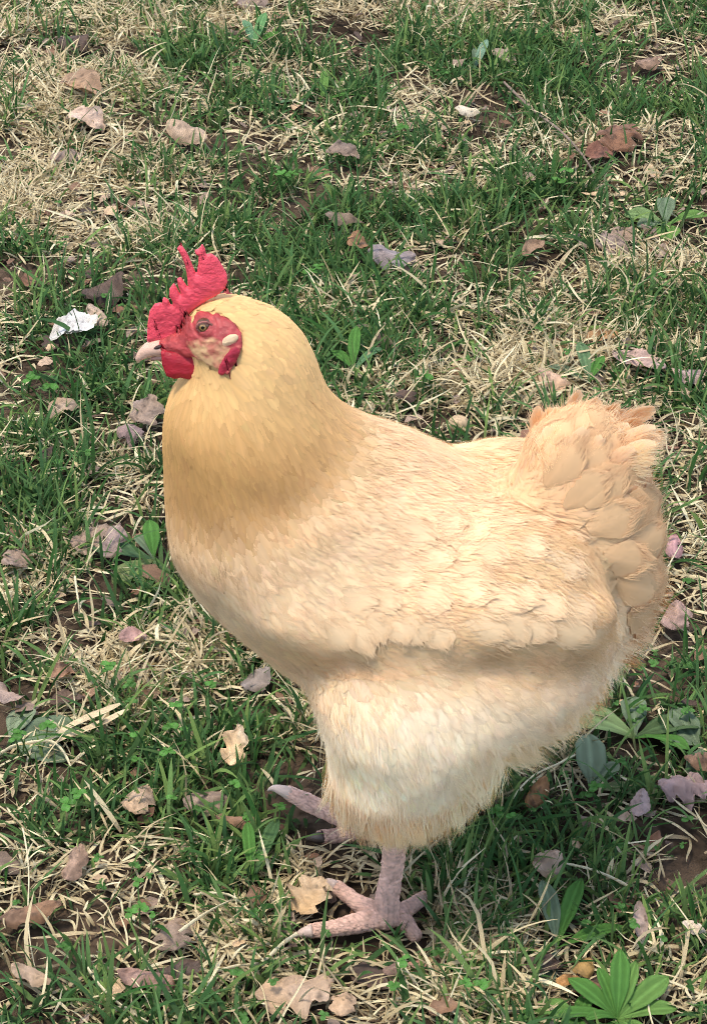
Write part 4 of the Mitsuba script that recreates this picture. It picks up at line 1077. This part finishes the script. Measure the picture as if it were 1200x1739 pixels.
def face_fn(p):
    """The bare skin: the head itself a little proud within the face's outline, running into the snout."""
    a = p if p.ndim > 1 else p[None]
    d2 = sd_poly(FACE, a[..., 0], a[..., 2])
    cheek = np.maximum(body_sd(a) - .0019, d2)
    cheek = np.maximum(cheek, .006 - np.abs(a[..., 1]))
    snout = ell(a, (sn[0] + .001, 0, sn[2] - .0005), (.0165, .0085, .0068), .12)
    jaw = ell(a, (ck[0] - .008, 0, ck[2] - .005), (.014, .013, .007), -.25)
    rim = np.hypot((a[..., 0] - EYE[0]) / 1.15, a[..., 2] - EYE[1])
    groove = .0011 * np.exp(-((rim - .0062) / .0013) ** 2) + .0006 * np.exp(-((rim - .0092) / .0012) ** 2)
    return smin([cheek, snout, jaw], .0022) + .0016 * (meshkit.fbm(a * 420, 3, 6) - .5) * np.clip((rim - .0045) / .002, 0, 1) + groove



fm = implicit(face_fn, (-.125, -.044, .385), (-.04, .044, .45), .0008)
fv = np.array(fm.vertices)
fc = flesh_colours(fv, (.37, .052, .054), 3, .5)
buffpatch = np.clip(1.4 - sd_poly(xz([(322, 592), (345, 578), (366, 574), (388, 586), (388, 604), (372, 616), (340, 610)]), fv[:, 0], fv[:, 2]) / .002, 0, 1)[:, None] * np.clip(meshkit.fbm(fv * 260, 2, 9) * 1.6 - .25, 0, .85)[:, None]
fc = fc * (1 - buffpatch) + np.array([.60, .41, .21]) * buffpatch
put(hen + '__face', mikit.ply((fv, fm.faces), 'mat_skin', smooth=True, color=fc), 'bare wrinkled red skin of the face')


def surface_of(fn, x, z, side):
    y = np.linspace(.03, 0, 241)
    d = fn(np.stack([np.full(241, x), side * y, np.full(241, z)], -1))
    return float(y[np.argmax(d < 0)])


for side in (-1, 1):
    e = xz([(346, 557)])[0]
    ys = surface_of(face_fn, e[0], e[1], side)
    R = .0046
    c0 = np.array([e[0], side * (ys - R + .0023), e[1]])
    ball = trimesh.creation.icosphere(4, R)
    ax = unit(np.array([-.12, side, .10]))
    ca = unit(ball.vertices) @ ax
    bc = np.where((ca > .90)[:, None], (.34, .20, .075), (.10, .045, .025)) * (.8 + .4 * meshkit.fbm(ball.vertices * 900, 2, 2))[:, None]
    key = put(hen + '__eye', mikit.ply((ball.vertices + c0, ball.faces), {'type': 'principled', 'base_color': VC, 'roughness': .12, 'specular': .6}, smooth=True, color=np.clip(bc, 0, 1)))
    pf = ball.faces[(ca[ball.faces] > .962).all(1)]
    pm = trimesh.Trimesh(ball.vertices * 1.012 + c0, pf, process=False)
    pm.remove_unreferenced_vertices()
    put(key + '__pupil', mikit.ply(pm, {'type': 'principled', 'base_color': {'type': 'rgb', 'value': (.008, .007, .006)}, 'roughness': .08, 'specular': .7}, smooth=True))
    for rr, rad, zz, colr in ((.0039, .0008, .0002, (.24, .085, .07)),):
        th = np.linspace(0, 2 * math.pi, 41)[:-1]
        ring = np.stack([e[0] + rr * 1.2 * np.cos(th) + .0006, th * 0, e[1] + rr * .86 * np.sin(th)], 1)
        ring[:, 1] = side * (np.array([surface_of(face_fn, x, z, side) for x, z in ring[:, [0, 2]]]) + .0004 + zz)
        if rr < .004:
            ring[:, 1] = side * (ys + .0003)
        lv, lf = tube(np.vstack([ring, ring[:1]]), np.full(41, rad) * (1 + .2 * np.sin(np.arange(41) * 2.3)), 8)
        put(hen + '__eyelid', mikit.ply((lv, lf), 'mat_skin', smooth=True, color=flesh_colours(lv, colr, 8)))
    at_lobe = surface_of(body_sd, *xz([(390, 571)])[0], side)
    at_flap = surface_of(body_sd, *xz([(392, 598)])[0], side)
    lobe = xz([(374, 580), (380, 569), (392, 560), (403, 559), (407, 565), (401, 575), (389, 583), (378, 586)])
    lc = xz([(391, 571)])[0]
    lm = implicit(lambda p: ell(p, (lc[0], side * (at_lobe + .0016), lc[1]), (.0058, .0026, .0031), .55) + .0005 * (meshkit.fbm(p * 300, 2, 5) - .5), (lc[0] - .010, side * at_lobe - .008, lc[1] - .009), (lc[0] + .010, side * at_lobe + .008, lc[1] + .009), .0006)
    put(hen + '__ear_lobe', mikit.ply(lm, 'mat_skin', smooth=True, color=flesh_colours(np.array(lm.vertices), (.66, .48, .30), 4, .22)), 'cream white ear lobe behind the eye')
    flap = xz([(402, 576), (408, 584), (402, 600), (390, 615), (378, 624), (372, 620), (376, 606), (384, 592), (393, 581)])
    pm = fleshy(grown(flap, .0006), side * (at_flap + .0024), .0024, *sorted((side * (at_flap - .006), side * (at_flap + .007))), seed=6, bumps=.0012)
    put(hen + '__ear_flap', mikit.ply(pm, 'mat_skin', smooth=True, color=flesh_colours(np.array(pm.vertices), (.36, .022, .045), 5, .5)))
    wat = grown(xz([(274, 600), (290, 602), (312, 606), (335, 611), (352, 617), (352, 626), (340, 636), (322, 643), (306, 640), (297, 642), (284, 638), (277, 622)], -.012), .0008)
    wm = fleshy(wat + np.array([.004 * (side > 0), 0]), side * .0105, .0030, min(side * .004, side * .018), max(side * .004, side * .018), seed=7, bumps=.0005, lean=side * -.15)
    put(hen + '__wattle', mikit.ply(wm, 'mat_skin', smooth=True, color=flesh_colours(np.array(wm.vertices), (.34, .012, .026), 6, .35)))

b0, b1 = at(300, 588), at(232, 612)
cl = smooth_path([at(303, 588), at(283, 589), at(262, 591), at(246, 599), at(236, 608), at(232, 613)], 30)
tt = np.linspace(0, 1, 30)
bm_v, bm_f = tube(cl, np.stack([np.interp(tt, [0, .3, .65, .85, .96, 1], [.0064, .0062, .0046, .0030, .0016, .0006]), np.interp(tt, [0, .35, .7, .88, .97, 1], [.0078, .0066, .0042, .0024, .0012, .0004])], 1), 20)
bc = np.clip(np.array([.66, .42, .32]) * (.75 + .5 * meshkit.fbm(bm_v * (90, 300, 300), 3, 2))[:, None], 0, .9)
blend = np.clip((bm_v[:, 0] - at(268, 590)[0]) / .009, 0, 1)[:, None] * .75
bk = put(hen + '__beak', mikit.ply((bm_v, bm_f), {'type': 'principled', 'base_color': VC, 'roughness': .45, 'specular': .35}, smooth=True, color=bc * (1 - blend) + np.array([.50, .12, .13]) * blend), 'short pale pinkish horn beak')
cl = smooth_path([at(318, 602), at(295, 602), at(272, 606), at(256, 610)], 20)
tt = np.linspace(0, 1, 20)
lv, lf = tube(cl, np.stack([np.interp(tt, [0, .6, 1], [.0035, .0030, .0008]), np.interp(tt, [0, .6, 1], [.0068, .0045, .0008])], 1), 16)
put(bk + '__lower_mandible', mikit.ply((lv, lf), {'type': 'principled', 'base_color': VC, 'roughness': .4}, smooth=True, color=np.clip(np.array([.48, .27, .22]) * (.7 + .6 * meshkit.fbm(lv * 300, 2, 2))[:, None], 0, .9)))
for side in (-1, 1):
    c = at(271, 579)
    nn = trimesh.creation.icosphere(3, 1.0)
    put(bk + '__nostril', mikit.ply((nn.vertices * (.0034, .0014, .0011) @ rot(0, .35, 0).T + (c[0], side * .0052, c[2] - .0014), nn.faces), {'type': 'principled', 'base_color': {'type': 'rgb', 'value': (.03, .012, .012)}, 'roughness': .6}, smooth=True))

COMB = [(251, 578), (252, 550), (255, 530), (263, 519), (272, 517), (275, 521), (278, 508), (284, 511), (289, 520), (295, 521), (294, 512), (289, 504), (289, 492), (295, 484), (300, 491), (305, 500), (308, 503), (309, 498), (304, 486), (302, 475), (307, 473), (313, 481),
        (319, 489), (321, 484), (319, 468), (315, 448), (307, 432), (302, 425), (305, 421), (310, 423), (316, 431), (322, 442), (328, 456), (332, 465), (336, 463), (338, 448), (339, 434), (333, 430), (332, 427), (339, 425), (343, 418), (347, 424), (349, 435),
        (358, 434), (368, 442), (377, 456), (384, 469), (385, 480), (380, 491), (368, 500), (350, 508), (330, 520), (318, 535), (309, 552), (303, 568), (292, 582), (270, 584)]
cm = fleshy(grown(xz(COMB, 0.0), .0006), 0, .0030, -.007, .007, h=.0004, seed=11, bumps=.0006, smooth=2, power=.36)
cv = np.array(cm.vertices)
cv[:, 1] += .0016 * np.sin((cv[:, 0] - cv[:, 0].min()) * 150) + .10 * np.clip(cv[:, 2] - .452, 0, 1) + .0006 * (meshkit.fbm(cv * 260, 2, 3) - .5)
put(hen + '__comb', mikit.ply((cv, cm.faces), 'mat_skin', smooth=True, color=flesh_colours(cv, (.72, .070, .105), 2, .25, 500)), 'upright red single comb with uneven points')


# ------------------------------------------------------------------ legs
def bones(chains, edge, smooth=8):
    """Tapered limbs: every bone the hull of the spheres at its ends, all joined into one smooth skin."""
    solid = None
    for ch in chains:
        for (p, r), (q, s) in zip(ch[:-1], ch[1:]):
            a, b = m3.Manifold.sphere(r, 14).translate(list(map(float, p))), m3.Manifold.sphere(s, 14).translate(list(map(float, q)))
            h = m3.Manifold.batch_hull([a, b])
            solid = h if solid is None else solid + h
    m = solid.refine_to_length(edge).to_mesh()
    t = trimesh.Trimesh(m.vert_properties[:, :3], m.tri_verts, process=True)
    trimesh.smoothing.filter_taubin(t, iterations=smooth)
    return t


def leg_bump(p, n, uv):
    a, b, _ = mikit.voronoi(p.x * 300 + p.y * 150, p.z * 360 + p.y * 300)
    return mikit.smoothstep(0.0, 0.25, b - a) * 0.0008


scene['mat_leg'] = {'type': 'bumpmap', 'arbitrary': mikit.proc(leg_bump, eps=3e-4), 'scale': 1.0, 'bsdf': {'type': 'principled', 'base_color': VC, 'roughness': .5, 'specular': .35}}


def leg(chains, claws, seed, label=None):
    t = bones(chains, .0012)
    v = np.array(t.vertices)
    v += t.vertex_normals * (.0014 * (meshkit.fbm(v * 260, 3, seed) - .5))[:, None]
    along = v[:, 2] * np.clip((v[:, 2] - .03) / .02, 0, 1) * 250 + (v[:, 0] + v[:, 1]) * 190 * (1 - np.clip((v[:, 2] - .03) / .02, 0, 1))
    v += t.vertex_normals * (.0007 * ((along + .6 * meshkit.fbm(v * 120, 2, seed)) % 1 - .5))[:, None]
    n, n2 = meshkit.fbm(v * 110, 3, seed)[:, None], meshkit.fbm(v * 500, 2, seed + 2)[:, None]
    col = np.array([.72, .455, .365]) * (1 - .3 * np.clip(1 - ((along + .6 * meshkit.fbm(v * 120, 2, seed)) % 1) / .25, 0, 1))[:, None] * (.25 + .75 * n + .75 * n2)
    dust = np.clip((.03 - v[:, 2]) / .03, 0, 1)[:, None] * np.clip(n * 2 - .5, 0, 1) * .5
    col = col * (1 - dust) + np.array([.30, .22, .16]) * dust
    key = put(hen + '__leg', mikit.ply((v, t.faces), 'mat_leg', smooth=True, color=np.clip(col, 0, .9)), label)
    for pts, r0, dark in claws:
        p = smooth_path(pts, 12)
        cv_, cf = tube(p, np.linspace(r0, .0006, 12), 10)
        put(key + '__claw', mikit.ply((cv_, cf), {'type': 'principled', 'base_color': VC, 'roughness': .4}, smooth=True, color=np.tile((.10, .08, .07) if dark else (.62, .48, .42), (len(cv_), 1)) * np.linspace(.8, 1.1, len(cv_))[:, None]))


def toe(pts, r0, r1):
    r = np.linspace(r0, r1, len(pts))
    r[1:-1] *= 1 + .06 * (-1) ** np.arange(len(pts) - 2)
    return [(p, q) for p, q in zip(pts, r)]


g_ = lambda u, v, z: ground_at(u, v, z)
foot = g_(655, 1556, .016)
hockp = at(672, 1360, foot[1] - .004)
shank = [(hockp, .0095), (at(671, 1420, foot[1] - .002), .0082), (at(666, 1475, foot[1]), .0074), (at(657, 1525, foot[1]), .0082), (foot, .0095)]
leg([shank, toe([foot, g_(610, 1567, .015), g_(570, 1576, .012), g_(528, 1581, .010)], .0080, .0050),
     toe([foot, g_(628, 1545, .015), g_(600, 1529, .013), g_(572, 1506, .011)], .0077, .0048),
     toe([foot, g_(676, 1556, .014), g_(692, 1570, .012), g_(704, 1588, .010)], .0074, .0049),
     toe([foot, g_(688, 1545, .015), g_(718, 1525, .012)], .0066, .0048)],
    [([g_(530, 1581, .011), g_(512, 1584, .010), g_(500, 1594, .004)], .0048, False), ([g_(573, 1507, .012), g_(560, 1498, .011), g_(553, 1499, .004)], .0046, False),
     ([g_(703, 1587, .011), g_(709, 1596, .006)], .0044, False), ([g_(716, 1526, .012), g_(724, 1521, .006)], .0040, True)], 61, 'scaly pink near leg and foot carrying the weight')
foot2 = g_(628, 1404, .020)
leg([[(at(640, 1330, foot2[1] + .004), .009), (at(634, 1370, foot2[1]), .008), (foot2, .010)],
     toe([foot2, g_(600, 1412, .014), g_(570, 1419, .012), g_(545, 1421, .010)], .0076, .0049),
     toe([foot2, g_(590, 1390, .022), g_(555, 1378, .026), g_(520, 1362, .030), g_(492, 1347, .032)], .0083, .0054),
     toe([foot2, g_(650, 1415, .014), g_(665, 1425, .010)], .0074, .0050), toe([foot2, g_(665, 1390, .012)], .0066, .0048)],
    [([g_(548, 1421, .011), g_(530, 1423, .011), g_(520, 1428, .004)], .0046, True), ([g_(496, 1349, .032), g_(472, 1340, .034), g_(455, 1343, .026)], .0052, False)], 62, 'pinkish far leg with one toe lifted off the grass')
